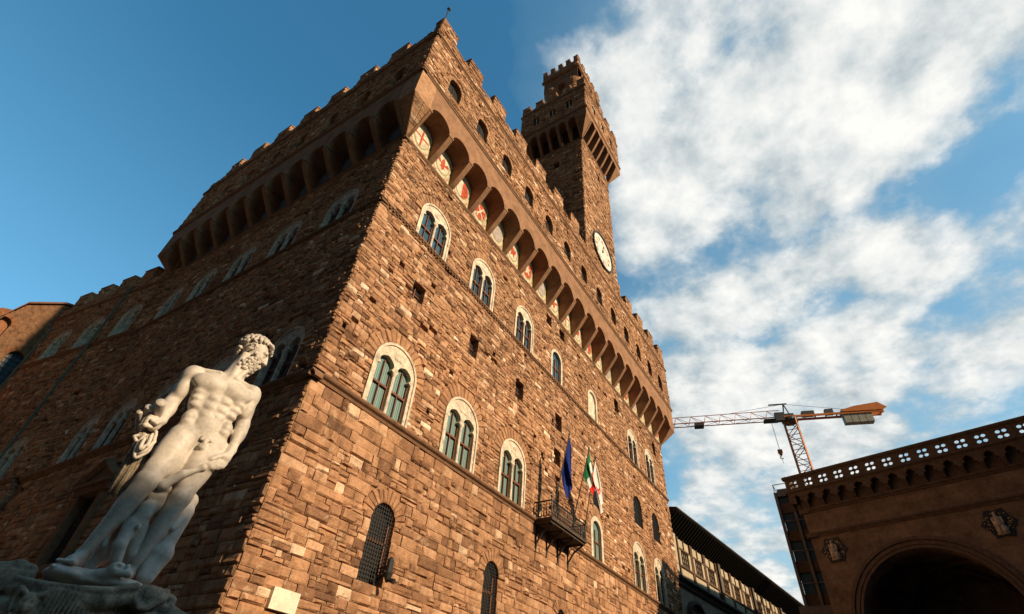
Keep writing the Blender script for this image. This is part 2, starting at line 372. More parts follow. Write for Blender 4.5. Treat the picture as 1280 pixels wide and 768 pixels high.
def one_light(f, parent, sc, z0, w, h, gm, border=.2, blind=False):
    zs = z0+h-w/2; mb = MB()
    mb.plate(f, [arch_loop(sc, w, z0, zs, 18), arch_loop(sc, w-2*border, z0+.05, zs, 14)], -.3, .05)
    win = mb.build('arched_window', m_marble, parent)
    g = MB(); g.plate(f, [arch_loop(sc, w-2*border+.04, z0+.02, zs, 14)], -.22, -.16 if not blind else -.1); g.build('blind_infill' if blind else 'pane', m_white if blind else gm, win)
    if not blind:
        sb = MB(); a = w/2-border
        for x0, x1 in ((sc-a+.003, sc-a+.06), (sc+a-.06, sc+a-.003), (sc-.035, sc+.035)): sb.box(f, x0, x1, z0+.06, zs+.1, -.155, -.09)
        sb.box(f, sc-a+.01, sc+a-.01, z0+(zs-z0)*.62, z0+(zs-z0)*.62+.08, -.152, -.085); sb.build('sash', m_wood, win)
    return win
def barred(f, parent, sc, z0, w, h, wood=True):
    zs = z0+h-w/2; g = MB(); g.plate(f, [arch_loop(sc, w-.02, z0, zs, 14)], -.40, -.36); win = g.build('barred_window', m_shut, parent)
    b = MB(); n = int(w/.12)
    for i in range(1, n):
        s = sc-w/2+w*i/n; zt = zs+math.sqrt(max(.01, (w/2)**2-(s-sc)**2)); b.box(f, s-.014, s+.014, z0+.02, zt-.02, -.10, -.072)
    k = int(h/.13)
    for i in range(1, k):
        z = z0+h*i/k; hw = w/2 if z < zs else math.sqrt(max(.01, (w/2)**2-(z-zs)**2)); b.box(f, sc-hw+.01, sc+hw-.01, z-.013, z+.013, -.115, -.09)
    b.build('grille', m_iron, win)
    if wood:
        r = MB(); r.box(f, sc-w/2+.02, sc+w/2-.02, z0+h*.50, z0+h*.50+.10, -.32, -.25); r.box(f, sc+w/2-.12, sc+w/2-.02, z0+.4, zs, -.32, -.25); r.build('rusty_frame', m_rust, win)
    return win
def small_sq(f, parent, sc, z0, w, h):
    g = MB(); g.box(f, sc-w/2+.01, sc+w/2-.01, z0, z0+h, -.41, -.37); win = g.build('small_window', m_dark, parent)
    b = MB(); b.box(f, sc-.03, sc+.03, z0, z0+h, -.36, -.30); b.box(f, sc-w/2+.01, sc+w/2-.01, z0+h*.5, z0+h*.5+.05, -.355, -.305); b.build('bars', m_wood, win)
# openings of the west wall: (s, width, z0, springing, ring, flat?)
up2 = [(3.85, 2.5), (8.70, 2.4), (13.75, 2.3), (33.1, 2.4), (37.4, 2.3)]; up1 = [(18.45, 1.75, 0), (24.6, 1.75, 1)]
lo2 = [(3.70, 2.55), (8.68, 2.6), (13.52, 2.55), (32.15, 2.6), (36.6, 2.4)]; lo1 = [(24.4, 1.95, 0)]
mid = [(24.6, 1.1, 15.1, 3.4), (32.95, 1.9, 17.2, 2.3), (37.2, 1.75, 17.2, 2.3)]
sq = [(3.87, 18.65, .85, .98), (8.73, 18.6, .8, .98), (13.7, 18.5, .95, 1.05), (18.85, 18.95, .9, 1.05), (18.7, 16.25, .85, 1.05), (17.2, 27.0, .8, .9), (19.3, 27.0, .8, .9), (29.9, 26.1, .9, 1.3), (39.5, 26.3, .8, 1.2)]
bars = [(5.0, 1.25, 6.15, 2.72), (12.4, 1.15, 6.2, 2.6), (19.3, .9, 6.3, 1.9)]
opsW = [(s, w+.14, Z2+.05, Z2+.05+3.3-w/2, .55, False) for s, w in up2]+[(s, w, Z2+.05, Z2+.05+2.85-w/2, .42, False) for s, w, b in up1]
opsW += [(s, w+.14, Z1+.15, Z1+.15+3.45-w/2, .62, False) for s, w in lo2]+[(s, w, Z1+.15, Z1+.15+2.9-w/2, .4, False) for s, w, b in lo1]
opsW += [(s, w, z, z+h-w/2, .4, False) for s, w, z, h in mid]+[(s, w, z, z+h-w/2, .55, False) for s, w, z, h in bars]
opsW += [(s, w, z, z+h, 0, True) for s, z, w, h in sq]
door = (15.5, 3.6, .0, 4.4)
opsW += [(door[0], door[1], 0, door[3], .6, False)]
mb = MB()
courses(mb, W, 0, L, 0, Z1-.15, opsW, (.22, .46), (.34, 1.2), .45, .05, True, .012)
courses(mb, W, 0, L, Z1+.15, Z2-.12, opsW, (.17, .32), (.24, .85), .45, .045, True, .03)
courses(mb, W, 0, L, Z2+.12, ZC-.1, opsW, (.15, .29), (.22, .8), .45, .045, True, .03)
for s, w, z, zs, ring, flat in opsW:
    if not flat: ring_stones(mb, W, s, zs, w/2+.004, w/2+ring, int(9+w*3.2), .45, .05)
mb.build('west_wall', m_stone, palace)
bk = MB(); bk.sheet(W, 0, L, 0, ZK1, -.44); bk.sheet(NO, 0, LN, 0, ZK1, -.44)
E1 = Fr((L, 0, 0), (0, 1, 0), (1, 0, 0)); bk.box(E1, .2, LN, 0, ZK1, -.6, -.02)
bk.box(Fr((0, LN, 0), (1, 0, 0), (0, 1, 0)), .46, L-.7, 0, ZK1, -.5, 0)
bk.build('wall_core', m_mortar, palace)
GW = Fr((0, -D, 0), (1, 0, 0), (0, -1, 0)); GN = Fr((-D, 0, 0), (0, 1, 0), (-1, 0, 0))
# string courses
for f, l in ((W, L), (NO, LN)):
    e = .24; tr = MB()
    tr.prism(f, [(-.3, Z1-.16), (.06, Z1-.16), (.10, Z1-.06), (.20, Z1), (.24, Z1+.06), (.24, Z1+.13), (.1, Z1+.155), (-.3, Z1+.155)], -e, l)
    tr.build('string_course', m_trim, palace); tr = MB()
    tr.prism(f, [(-.3, Z2-.13), (.05, Z2-.13), (.08, Z2-.05), (.16, Z2), (.16, Z2+.09), (-.3, Z2+.125)], -.16, l)
    n = int(l/.26)
    for i in range(n): tr.box(f, i*.26+.02, i*.26+.15, Z2-.11, Z2-.03, .06, .135, .4)
    tr.build('string_course', m_trim, palace); tr = MB()
    tr.prism(f, [(-.3, ZC-.12), (.04, ZC-.12), (.10, ZC-.04), (.13, ZC+.02), (.13, ZC+.06), (-.3, ZC+.06)], -.13, l)
    tr.build('string_course', m_trim, palace)
for s, w in up2: two_light(W, palace, s, Z2+.07, w, 3.28, m_glass2)
for s, w, b in up1: one_light(W, palace, s, Z2+.07, w, 2.83, m_glass2, .22, b)
for s, w in lo2: two_light(W, palace, s, Z1+.17, w, 3.43, m_glass)
for s, w, b in lo1: one_light(W, palace, s, Z1+.17, w, 2.88, m_glass, .3)
for s, w, z, h in mid: barred(W, palace, s, z, w, h, False)
for s, w, z, h in bars: barred(W, palace, s, z, w, h)
for s, z, w, h in sq: small_sq(W, palace, s, z, w, h)
pq = MB(); pq.box(W, 1.27, 2.23, 4.56, 5.12, -.1, .17); pq.build('plaque', m_plaque, palace)
dr = MB(); dr.plate(W, [arch_loop(door[0], door[1]-.05, 0.01, door[3], 16)], -.42, -.35); dr.build('portal_door', m_wood, palace)
lamp = MB(); lamp.tube([W.p(5.42, 6.35, -.1), W.p(5.45, 6.45, .35)], .035, 6); q = W.p(5.45, 0, .38)
lamp.lathe((q[0], q[1], 0), [(.03, 7.05), (.12, 6.95), (.13, 6.55), (.17, 6.5), (.1, 6.3), (.04, 6.2)], 10); lamp.tube([W.p(5.45, 6.3, .38), W.p(5.5, 6.22, .7)], [.06, .09], 8)
lamp.build('wall_lamp', m_iron, palace)
# ---- north wall
nup = [(3.55, 2.35), (8.2, 2.25), (12.5, 2.2), (16.6, 2.1), (20.5, 2.0)]; nlo = [(2.75, 2.2), (7.4, 2.3), (11.6, 2.2), (15.9, 2.2), (19.8, 2.2), (23.3, 1.6)]
opsN = [(s, w+.14, Z2+.05, Z2+.05+2.95-w/2, .45, False) for s, w in nup]+[(s, w+.14, Z1+.15, Z1+.15+3.0-w/2, .5, False) for s, w in nlo[:5]]
opsN += [(13.0, 1.9, 6.6, 9.2, 0, True)]
mb = MB()
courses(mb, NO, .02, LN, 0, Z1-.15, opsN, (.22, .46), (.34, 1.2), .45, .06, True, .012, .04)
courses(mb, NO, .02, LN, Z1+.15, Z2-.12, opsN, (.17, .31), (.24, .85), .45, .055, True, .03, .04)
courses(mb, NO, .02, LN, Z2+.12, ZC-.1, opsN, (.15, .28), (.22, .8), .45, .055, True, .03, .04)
for s, w, z, zs, ring, flat in opsN:
    if not flat: ring_stones(mb, NO, s, zs, w/2+.004, w/2+ring, int(9+w*3), .45, .05)
mb.build('north_wall', m_stone, palace)
for s, w in nup: two_light(NO, palace, s, Z2+.07, w, 2.93, m_glass2, .08, mm=m_nmarble)
for s, w in nlo[:5]: two_light(NO, palace, s, Z1+.17, w, 2.98, m_glass2, .08, mm=m_nmarble)
ad = MB()   # pedimented window frame low on the north wall
for s in (11.85, 14.15): ad.box(NO, s-.24, s+.24, 5.9, 9.35, -.1, .22)
ad.box(NO, 11.4, 14.6, 9.35, 9.65, -.1, .30); ad.box(NO, 11.3, 14.7, 9.65, 9.8, -.1, .45); ad.box(NO, 11.3, 14.7, 6.0, 6.3, -.1, .5)
for s in (11.7, 14.3): ad.box(NO, s-.2, s+.2, 5.3, 6.0, -.1, .35)
ad.plate(NO, [[(11.3, 9.82), (14.7, 9.82), (13, 10.75)]], -.1, .2); ad.bar(NO.p(11.2, 9.86, .25), NO.p(13, 10.85, .25), .28); ad.bar(NO.p(14.8, 9.86, .25), NO.p(13, 10.85, .25), .28)
fr = ad.build('pedimented_window', m_trim, palace); g = MB(); g.box(NO, 12.05, 13.95, 6.3, 9.35, -.36, -.3); g.build('pane', m_dark, fr)
g = MB()
for i in range(1, 9): g.box(NO, 12.05+.21*i-.015, 12.05+.21*i+.015, 6.31, 9.34, -.08, -.05)
for i in range(1, 12): g.box(NO, 12.06, 13.94, 6.3+.25*i-.012, 6.3+.25*i+.012, -.1, -.085)
g.build('grille', m_iron, fr)
# ---- the gallery on its corbels
def gallery(nb, pitch, f, l, name, zc=ZC, zb=ZB, zt=ZK1, d=D, pier=.36, shields=True, plm=None, fin=None):
    """nb bays of corbelled arches; the arch vaults run right back to the wall"""
    mb = MB(); r = (pitch-pier)/2
    out = [(0, zb)]
    for k in range(nb):
        c = pitch*(k+.5); out += [(c-r, zb)]+[(x, z) for x, z in reversed(arc(c, zb, r, 0, 180, 14))][1:-1]+[(c+r, zb)]
    out += [(l, zb), (l, zt), (0, zt)]
    mb.plate(f, [out], .0, d, .5)
    o = mb.build(name, m_plaster, plm or palace)
    for k in range(nb+1):
        mb = MB()
        s = pitch*k; s0 = max(0.0, s-pier/2); s1 = min(l, s+pier/2)
        prof = [(-.1, zc), (.02, zc)]
        for t in range(9): x = t/8; prof.append((.04+(d-.06)*(x**.85), zc+.05+(zb-zc-.30)*x))
        prof += [(d-.002, zb-.22), (d-.002, zb+.002), (-.1, zb+.002)]
        mb.prism(f, prof, s0, s1, .5)
        mb.box(f, max(0, s0-.05), s1+.05, zb-.12, zb+.03, .05, d+.05, .6)
        mb.build('corbel', m_plaster, plm or palace)
    return o
gallery(20, 2.1, W, L, 'gallery_arcade')
gallery(12, LN/12, NO, LN, 'gallery_arcade')
# corner corbels: solid inverted pyramids faced with stone
cc = MB()
def corner(cx, cy, sx, sy, d, zc, zb, zt, mb):
    def P(a, b, z): return (cx+sx*a, cy+sy*b, z)
    e = .11
    v = [P(.02, .02, zc), P(-e, .02, zc), P(.02, -e, zc), P(d, d, zb), P(-e, d, zb), P(d, -e, zb), P(-e, -e, zc), P(-e, -e, zb)]
    mb.add(v, [(0, 3, 4, 1), (0, 2, 5, 3), (1, 4, 7, 6), (2, 6, 7, 5), (0, 1, 6, 2), (3, 5, 7, 4)])
    q = [P(d-.001, d-.001, zb), P(-e, d-.001, zb), P(-e, -e, zb), P(d-.001, -e, zb)]; q2 = [(x, y, zt) for x, y, z in q]
    mb.add(q+q2, [(0, 1, 2, 3), (7, 6, 5, 4), (0, 1, 5, 4), (1, 2, 6, 5), (2, 3, 7, 6), (3, 0, 4, 7)])
for a_ in ((L, 0, 1, -1), (0, LN, -1, 1)): c2 = MB(); corner(*a_, D, ZC, ZB, ZK1, c2); c2.build('corner_corbel', m_plaster, palace)
corner(0, 0, -1, -1, D, ZC, ZB, ZK1, cc)
for i in range(9):      # stones on the sloping corner face
    t0 = i/9; t1 = (i+.94)/9; za = ZC+(ZB-ZC)*t0; zb_ = ZC+(ZB-ZC)*t1
    for k in range(2):
        w0 = D*t0+.18; w1 = D*t1+.18
        if k == 1 and i < 3: continue
        n = 2 if i > 3 else 1
        for j in range(n):
            A = lambda t, w, u: (-D*t+w*u, -D*t-.03*rng.random()-.02, ZC+(ZB-ZC)*t)
            u0 = j/n+.02; u1 = (j+1)/n-.02
            if k == 0: cc.add([A(t0, w0, u0), A(t0, w0, u1), A(t1, w1, u1), A(t1, w1, u0)], [(0, 1, 2, 3)], rtone())
cc.build('corner_corbel', m_stone, palace)
# ---- painted shields under the arches
def fleur(mb, f, s, z, k, o0, o1, mi=0):
    P = [(0, .36), (.09, .2), (.07, .06), (.13, .08), (.22, .2), (.32, .16), (.30, .02), (.2, -.0), (.09, -.03), (.09, -.09), (.16, -.22), (.08, -.2), (.0, -.34)]
    mb.plate(f, [[(s+x*k, z+y*k) for x, y in P]+[(s-x*k, z+y*k) for x, y in reversed(P[1:-1])]], o0, o1, .5, mi)
def oval(s, z, a, b, n=22): return [(s+a*math.cos(2*math.pi*i/n), z+b*math.sin(2*math.pi*i/n)*(1 if math.sin(2*math.pi*i/n) < 0 else .95)) for i in range(n)]
def escutcheon(s, z, a, b): return [(s+a, z+b*.92), (s-a, z+b*.92)]+[(s+a*math.cos(rad(t)), z+b*math.sin(rad(t))) for t in range(180, 361, 12)]
def shield(f, sc, kind, w=1.70):
    z0 = ZC+.10; r = w/2; mb = MB()
    mb.plate(f, [[(sc-r, z0), (sc+r, z0)]+arc(sc, ZB, r, 0, 180, 14)], -.02, .012, .5)
    for dx, dz in ((-.62, .30), (-.56, .16), (-.68, .48), (.62, .30), (.56, .16), (.68, .48), (-.46, .26), (.46, .26), (-.34, .14), (.34, .14)):      # small red tendrils in the corners
        mb.ring(f, sc+dx, z0+dz, .06, .03, .009, .02, 8, .5, 1)
    pn = mb.build('shield_panel', [m_cream, m_red], palace)
    zc_ = z0+1.30; b = MB(); a, h = .58, .80
    b.plate(f, [escutcheon(sc, zc_, a+.09, h+.10), escutcheon(sc, zc_, a+.03, h+.03)], .012, .026)
    b.plate(f, [[(sc-r+.01, z0+.01), (sc-r+.07, z0+.01), (sc-r+.07, ZB), (sc-r+.01, ZB)]], .012, .022); b.plate(f, [[(sc+r-.07, z0+.01), (sc+r-.01, z0+.01), (sc+r-.01, ZB), (sc+r-.07, ZB)]], .012, .022)
    b.plate(f, [[(sc-r+.07, z0+.01), (sc+r-.07, z0+.01), (sc+r-.07, z0+.06), (sc-r+.07, z0+.06)]], .012, .022)
    b.build('border', m_olive, pn)
    g = MB(); g.plate(f, [escutcheon(sc, zc_, a, h)], .012, .024); g.build('field', m_red if kind in ('keys', 'beast') else (m_faded if kind == 'plain' else m_white), pn)
    e = MB()
    if kind == 'cross':
        e.box(f, sc-.07, sc+.07, zc_-.78, zc_+.76, .026, .034); e.box(f, sc-.58, sc-.072, zc_+.0, zc_+.15, .026, .034); e.box(f, sc+.072, sc+.58, zc_, zc_+.15, .026, .034)
    elif kind == 'lily': fleur(e, f, sc, zc_, 1.75, .026, .034)
    elif kind == 'half':
        e.plate(f, [[(sc, zc_-.84)]+[(sc+.62*math.cos(rad(x)), zc_+.84*math.sin(rad(x))) for x in range(-80, 81, 16)]+[(sc, zc_+.8)]], .026, .034)
    elif kind in ('keys', 'beast'):
        e2 = MB()
        if kind == 'keys':
            for g_ in (-1, 1):
                p0 = (sc-.30*g_, zc_-.5); p1 = (sc+.32*g_, zc_+.5); dx, dz = .05, .04*g_
                o = .026 if g_ > 0 else .031
                e.plate(f, [[(p0[0]-dx, p0[1]+dz), (p0[0]+dx, p0[1]-dz), (p1[0]+dx, p1[1]-dz), (p1[0]-dx, p1[1]+dz)]], o-.002, o+.006)
                e.ring(f, p0[0]-.06*g_, p0[1]-.1, .15, .06, .024, .036, 12)
                e.plate(f, [[(p1[0]-.02*g_, p1[1]), (p1[0]+.16*g_, p1[1]-.13), (p1[0]+.06*g_, p1[1]-.26), (p1[0]-.12*g_, p1[1]-.13)]], .025, .033)
        else:
            e.plate(f, [[(sc-.3, zc_-.5), (sc-.1, zc_-.1), (sc-.34, zc_+.1), (sc-.1, zc_+.25), (sc-.12, zc_+.55), (sc+.1, zc_+.5), (sc+.16, zc_+.2), (sc+.38, zc_+.3), (sc+.2, zc_-.05), (sc+.34, zc_-.45), (sc+.06, zc_-.25)]], .026, .034)
    elif kind == 'eagle':
        e.plate(f, [[(sc-.46, zc_+.35), (sc-.2, zc_+.22), (sc-.08, zc_+.5), (sc+.1, zc_+.42), (sc+.08, zc_+.25), (sc+.46, zc_+.35), (sc+.36, zc_-.1), (sc+.2, zc_-.12), (sc+.26, zc_-.5), (sc, zc_-.3), (sc-.26, zc_-.5), (sc-.2, zc_-.12), (sc-.36, zc_-.1)]], .026, .034)
    if e.V: e.build('emblem', m_white if kind in ('keys', 'beast') else m_red, pn)
kinds = ['cross', 'lily', 'half', 'keys', 'plain', 'eagle', 'beast', 'plain', 'lily', 'cross', 'eagle', 'half', 'eagle', 'plain', 'lily', 'beast', 'plain', 'cross', 'lily', 'half']
for k, kd in enumerate(kinds): shield(W, 2.1*(k+.5), kd)
m_npanel = [mat('dark_panel', (.10, .075, .055), var=.3), mat('dark_blue_shield', (.10, .14, .20), var=.4)]  # dark brown panel, dark blue shield
for k in range(12):     # dark painted panels on the north side
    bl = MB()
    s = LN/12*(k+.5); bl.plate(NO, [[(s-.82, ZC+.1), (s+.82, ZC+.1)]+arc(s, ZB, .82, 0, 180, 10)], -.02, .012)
    bl.plate(NO, [oval(s, ZC+1.3, .55, .75)], .012, .022, .5, 1); bl.build('painted_panel', m_npanel, palace)
# ---- upper storey above the gallery, cornices and battlements
gal = [(1.4+3.26*i, 1.22, 34.15, 35.55, .34, False) for i in range(13)]
galN = [(1.3+3.2*i, 1.22, 34.15, 35.55, .34, False) for i in range(8)]
mb = MB()
for f, l, op, dk in ((GW, L, gal, 0), (GN, LN, galN, .04)):
    s0 = -D if f is GW else -D+.02
    courses(mb, f, s0, l+D, ZK1+.16, ZK2-.14, op, (.15, .26), (.2, .75), .4, .045, False, .02, dk)
    courses(mb, f, s0, l+D, ZK2+.14, ZP, [], (.15, .26), (.2, .7), .4, .045, False, .01, dk)
    for s, w, z, zs, ring, flat in op: ring_stones(mb, f, s, zs, w/2+.004, w/2+ring, 9, .4, .03)
mb.build('upper_wall', m_stone, palace)
bk = MB()
for f, l in ((GW, L), (GN, LN)): bk.sheet(f, -D+.3, l+D-.3, ZK1, ZP, -.38)
bk.box(Fr((L+D, 0, 0), (0, 1, 0), (1, 0, 0)), -D+.4, LN+D, ZC+1.9, ZP, -.4, -.01)
bk.box(Fr((0, LN+D, 0), (1, 0, 0), (0, 1, 0)), -D+.4, L+D-.42, ZC+1.9, ZP, -.4, -.01)
bk.box(Fr((0, 0, 0), (1, 0, 0), (0, -1, 0)), -D+.45, L+D-.45, ZP-1.0, ZP-.6, -LN-D+.45, D-.45)
bk.build('upper_core', m_mortar, palace)
for f, op in ((GW, gal), (GN, galN)):
    for s, w, z, zs, ring, flat in op:
        g = MB(); g.plate(f, [arch_loop(s, w-.02, z, zs, 12)], -.36, -.33); g.box(f, s-.025, s+.025, z, zs+.5, -.326, -.29); g.build('gallery_window', m_dark, palace)
for f, l in ((GW, L), (GN, LN)):
    for z, h, p in ((ZK1, .15, .13), (ZK2, .13, .14)):
        tr = MB(); tr.prism(f, [(-.3, z-h), (.04, z-h), (.08, z-h*.3), (p, z), (p, z+h*.8), (-.3, z+h)], -D-p, l+D+p, .3); tr.build('cornice', m_trim, palace)
def merlon(f, s0, s1, z0, z1, th, parent, dk=0):
    mb = MB()
    courses(mb, f, s0, s1, z0, z1, [], (.24, .36), (.3, .8), th*.5, .04, False, 0, dk)
    mb.box(f, s0+.03, s1-.03, z0-.01, z1-.03, -th, -.03, .4)
    for sd, s in ((-1, s0+.03), (1, s1-.03)):
        g = Fr(f.p(s, 0, 0), -f.n, f.a*sd); courses(mb, g, .04, th, z0, z1, [], (.24, .36), (.25, .5), .1, .03, False, 0, dk)
    mb.prism(f, [(-th-.04, z1-.02), (.06, z1-.02), (.06, z1+.05), (-th/2, z1+.16), (-th-.04, z1+.05)], s0-.04, s1+.04, .25)
    mb.build('merlon', m_stone, parent)
for i in range(14):
    s = -D+3.313*i; merlon(GW, s, s+1.68, ZP, ZT-.1, .75, palace)
for i in range(8):
    s = -D+.02+3.33*i
    if i: merlon(GN, s, s+1.7, ZP, ZT-.1, .75, palace, .04)
rod = MB(); rod.tube([(-D+.15, -D+.15, ZT), (-D+.1, -D+.1, ZT+2.0)], .045, 6); rod.lathe((-D+.1, -D+.1, ZT+2.0), [(.03, 0), (.13, .06), (.15, .16), (.1, .28), (.02, .34)], 8); rod.build('lightning_rod', m_iron, palace)
# ------------------------------------------------------------------ clock tower (part of the palace)
TX0, TX1, TY0, TD = 21.8, 29.6, -D+.0, 7.0
TW = Fr((TX0, TY0, 0), (1, 0, 0), (0, -1, 0)); TN = Fr((TX0, TY0, 0), (0, 1, 0), (-1, 0, 0))
tw = TX1-TX0; TZ, TB, TK1, TK2, TP = 60.0, 62.9, 64.5, 70.3, 71.3
mb = MB()
opsT = [(3.5, .8, 56.0, 57.2, 0, True)]
courses(mb, TW, 0, tw, ZP-2, TZ-.1, [(4.6, .6, 56.5, 57.7, 0, True)], (.2, .34), (.28, .9), .4, .045, False, .03)
courses(mb, TN, .02, TD, ZP-2, TZ-.1, opsT, (.2, .34), (.28, .9), .4, .045, False, .03, .03)
core = MB(); core.box(TW, .3, tw-.05, ZP-4, TP-.5, -TD, -.36)
tower = mb.build('tower', m_stone, palace)
core.build('tower_core', m_mortar, tower)
td = 1.4
def tower_gallery(f, l, nb):
    gallery(nb, l/nb, f, l, 'tower_arcade', TZ, TB, TK1, td, .3, plm=tower)
tower_gallery(TW, tw, 6); tower_gallery(TN, TD, 5)
for a_ in ((TX0, TY0, -1, -1), (TX1, TY0, 1, -1), (TX0, TY0+TD, -1, 1)): g1 = MB(); corner(*a_, td, TZ, TB, TK1, g1); g1.build('corner_corbel', m_plaster, tower)
T2W = TW.off(td); T2N = TN.off(td)
mb = MB(); ow = [(x, .9, 66.6, 68.2, 0, True) for x in (1.2, 3.9, 6.6)]; on = [(x, .9, 66.6, 68.2, 0, True) for x in (1.0, 3.5, 6.0)]
for f, l, op in ((T2W, tw, ow), (T2N, TD, on)):
    courses(mb, f, -td+(.02 if f is T2N else 0), l+td, TK1+.15, TK2-.15, op, (.2, .34), (.28, .9), .3, .04, False, .01)
    courses(mb, f, -td+(.02 if f is T2N else 0), l+td, TK2+.15, TP, [], (.2, .34), (.28, .9), .3, .04, False)
    n = 5
    st = (l+2*td)/ (n-.45)
    for i in range(n): merlon(f, -td+st*i+(.02 if f is T2N else 0), -td+st*i+st*.55, TP, TP+1.35, .6, tower)
mb.build('tower_parapet', m_stone, tower)
c2 = MB(); c2.box(T2W, -td+.28, tw+td-.05, TK1, TK2+.6, -TD-2*td+.3, -.28); c2.build('tower_upper_core', m_mortar, tower)
for f, op in ((T2W, ow), (T2N, on)):
    for s, w, a, b, r_, fl in op:
        g = MB(); g.box(f, s-w/2+.01, s+w/2-.01, a, b, -.27, -.24); g.box(f, s-.06, s+.06, a, b, -.235, -.1, .5, 1); g.build('tower_window', [m_dark, m_marble], tower)
for f, l in ((T2W, tw), (T2N, TD)):
    for z in (TK1, TK2): tr = MB(); tr.prism(f, [(-.2, z-.16), (.05, z-.16), (.14, z), (.14, z+.13), (-.2, z+.15)], -td-.14, l+td+.14, .3); tr.build('tower_cornice', m_trim, tower)
for f, l in ((TW, tw), (TN, TD)): tr = MB(); tr.prism(f, [(-.2, TZ-.16), (.04, TZ-.16), (.12, TZ), (.12, TZ+.08), (-.2, TZ+.1)], -.12, l+.1, .3); tr.build('tower_cornice', m_trim, tower)
# belfry: four thick round columns carrying an arched, battlemented block
bx0, bx1, by0, by1 = TX0+.2, TX1-.2, TY0+.25, TY0+TD-1.0
for x in (bx0+1.1, bx1-1.1):
    for y in (by0+1.1, by1-1.1):
        bf = MB(); bf.lathe((x, y, 0), [(1.15, TP-1.2), (1.15, TP-.3), (.98, TP), (.95, 76.2), (1.05, 76.3), (1.0, 76.6), (1.3, 77.3), (1.45, 77.9), (1.45, 78.2)], 20); bf.build('belfry_column', m_stone, tower, False)
blk = MB(); BW = Fr((bx0, by0, 0), (1, 0, 0), (0, -1, 0)); BN = Fr((bx0, by0, 0), (0, 1, 0), (-1, 0, 0)); bw, bn = bx1-bx0, by1-by0
for f, l in ((BW, bw), (BN, bn), (Fr((bx0, by1, 0), (1, 0, 0), (0, 1, 0)), bw), (Fr((bx1, by0, 0), (0, 1, 0), (1, 0, 0)), bn)):
    r = l/2-2.25; q_ = -.035 if abs(f.n.x) > .5 else 0
    blk.plate(f, [[(0, 78.0), (2.0, 78.0)]+[(x, z) for x, z in reversed(arc(l/2, 78.0, r, 0, 180, 14))]+[(l-2.0, 78.0), (l, 78.0), (l, 81.6), (0, 81.6)]], -1.4+(.02 if q_ else 0), q_, .4)
blk.box(BW, 1.3, bw-1.3, 81.2, 81.55, -bn+1.3, -1.3, .3)
blk.build('belfry_block', m_plaster, tower)
mb = MB(); e = .16
for f, l in ((BW, bw), (BN, bn)):
    mb.prism(f, [(-.1, 81.3), (.05, 81.3), (.3, 81.5), (.3, 81.62), (-.1, 81.65)], -.3, l+.3, .25)
    courses(mb, f.off(e), -e+(.02 if f is BN else 0), l+e, 81.62, 83.4, [], (.3, .45), (.4, 1.1), .3, .04, False)
    st = (l+2*e)/4.5
    for i in range(5): merlon(f.off(e), -e+st*i+(.02 if f is BN else 0), -e+st*i+st*.52, 83.4, 84.9, .5, tower)
mb.box(BW, -e+.3, bw+e-.05, 81.58, 83.2, -bn-e, e-.3, .3)
mb.prism(BW.off(e), [(-.2, 83.1), (.1, 83.25), (.12, 83.4), (-.2, 83.4)], -e-.1, bw+e+.1, .2)
mb.build('belfry_battlement', m_stone, tower)
# clock
m_dial = mat('clock_dial', (.66, .56, .46), var=.3, vscale=1.2, rough=.7)
CS, CZ, CR = 3.9, 42.8, 2.25
ck = MB(); ck.disc(TW, CS, CZ, CR, -.1, .10, 48); clock = ck.build('clock_face', m_dial, tower)
ck = MB(); ck.ring(TW, CS, CZ, CR+.16, .2, .0, .22, 48); ck.build('clock_rim', m_iron, clock)
nu = MB(); ROM = ['XII', 'I', 'II', 'III', 'IIII', 'V', 'VI', 'VII', 'VIII', 'IX', 'X', 'XI']
def stroke(mb, f, a, b, w, o0, o1):
    a = Vector((a[0], a[1])); b = Vector((b[0], b[1])); d = (b-a).normalized(); q = Vector((-d.y, d.x))*w/2
    mb.plate(f, [[tuple(a-q), tuple(b-q), tuple(b+q), tuple(a+q)]], o0, o1)
for h in range(12):
    th = rad(90-30*h); rd = Vector((math.cos(th), math.sin(th))); tg = Vector((rd.y, -rd.x)); s = ROM[h]; wd = {'I': .1, 'V': .2, 'X': .2}
    x = -sum(wd[c] for c in s)/2
    for c in s:
        m_ = x+wd[c]/2; P = lambda u, v: (CS+rd.x*(1.58+v)+tg.x*u, CZ+rd.y*(1.58+v)+tg.y*u)
        if c == 'I': stroke(nu, TW, P(m_, -.2), P(m_, .2), .04, .10, .115)
        elif c == 'V': stroke(nu, TW, P(m_-.07, .2), P(m_, -.2), .04, .10, .115); stroke(nu, TW, P(m_+.07, .2), P(m_, -.2), .04, .10, .116)
        else: stroke(nu, TW, P(m_-.08, .2), P(m_+.08, -.2), .04, .10, .115); stroke(nu, TW, P(m_+.08, .2), P(m_-.08, -.2), .04, .10, .116)
        x += wd[c]
nu.ring(TW, CS, CZ, 1.28, .025, .10, .114, 40)
nu.build('numerals', mat('faded_numeral', (.30, .20, .14), var=.2), clock)
hd = MB(); stroke(hd, TW, (CS-.15, CZ-.35), (CS+.25, CZ+1.0), .10, .14, .16); hd.disc(TW, CS, CZ, .14, .10, .18, 12); hd.build('clock_hand', m_iron, clock)
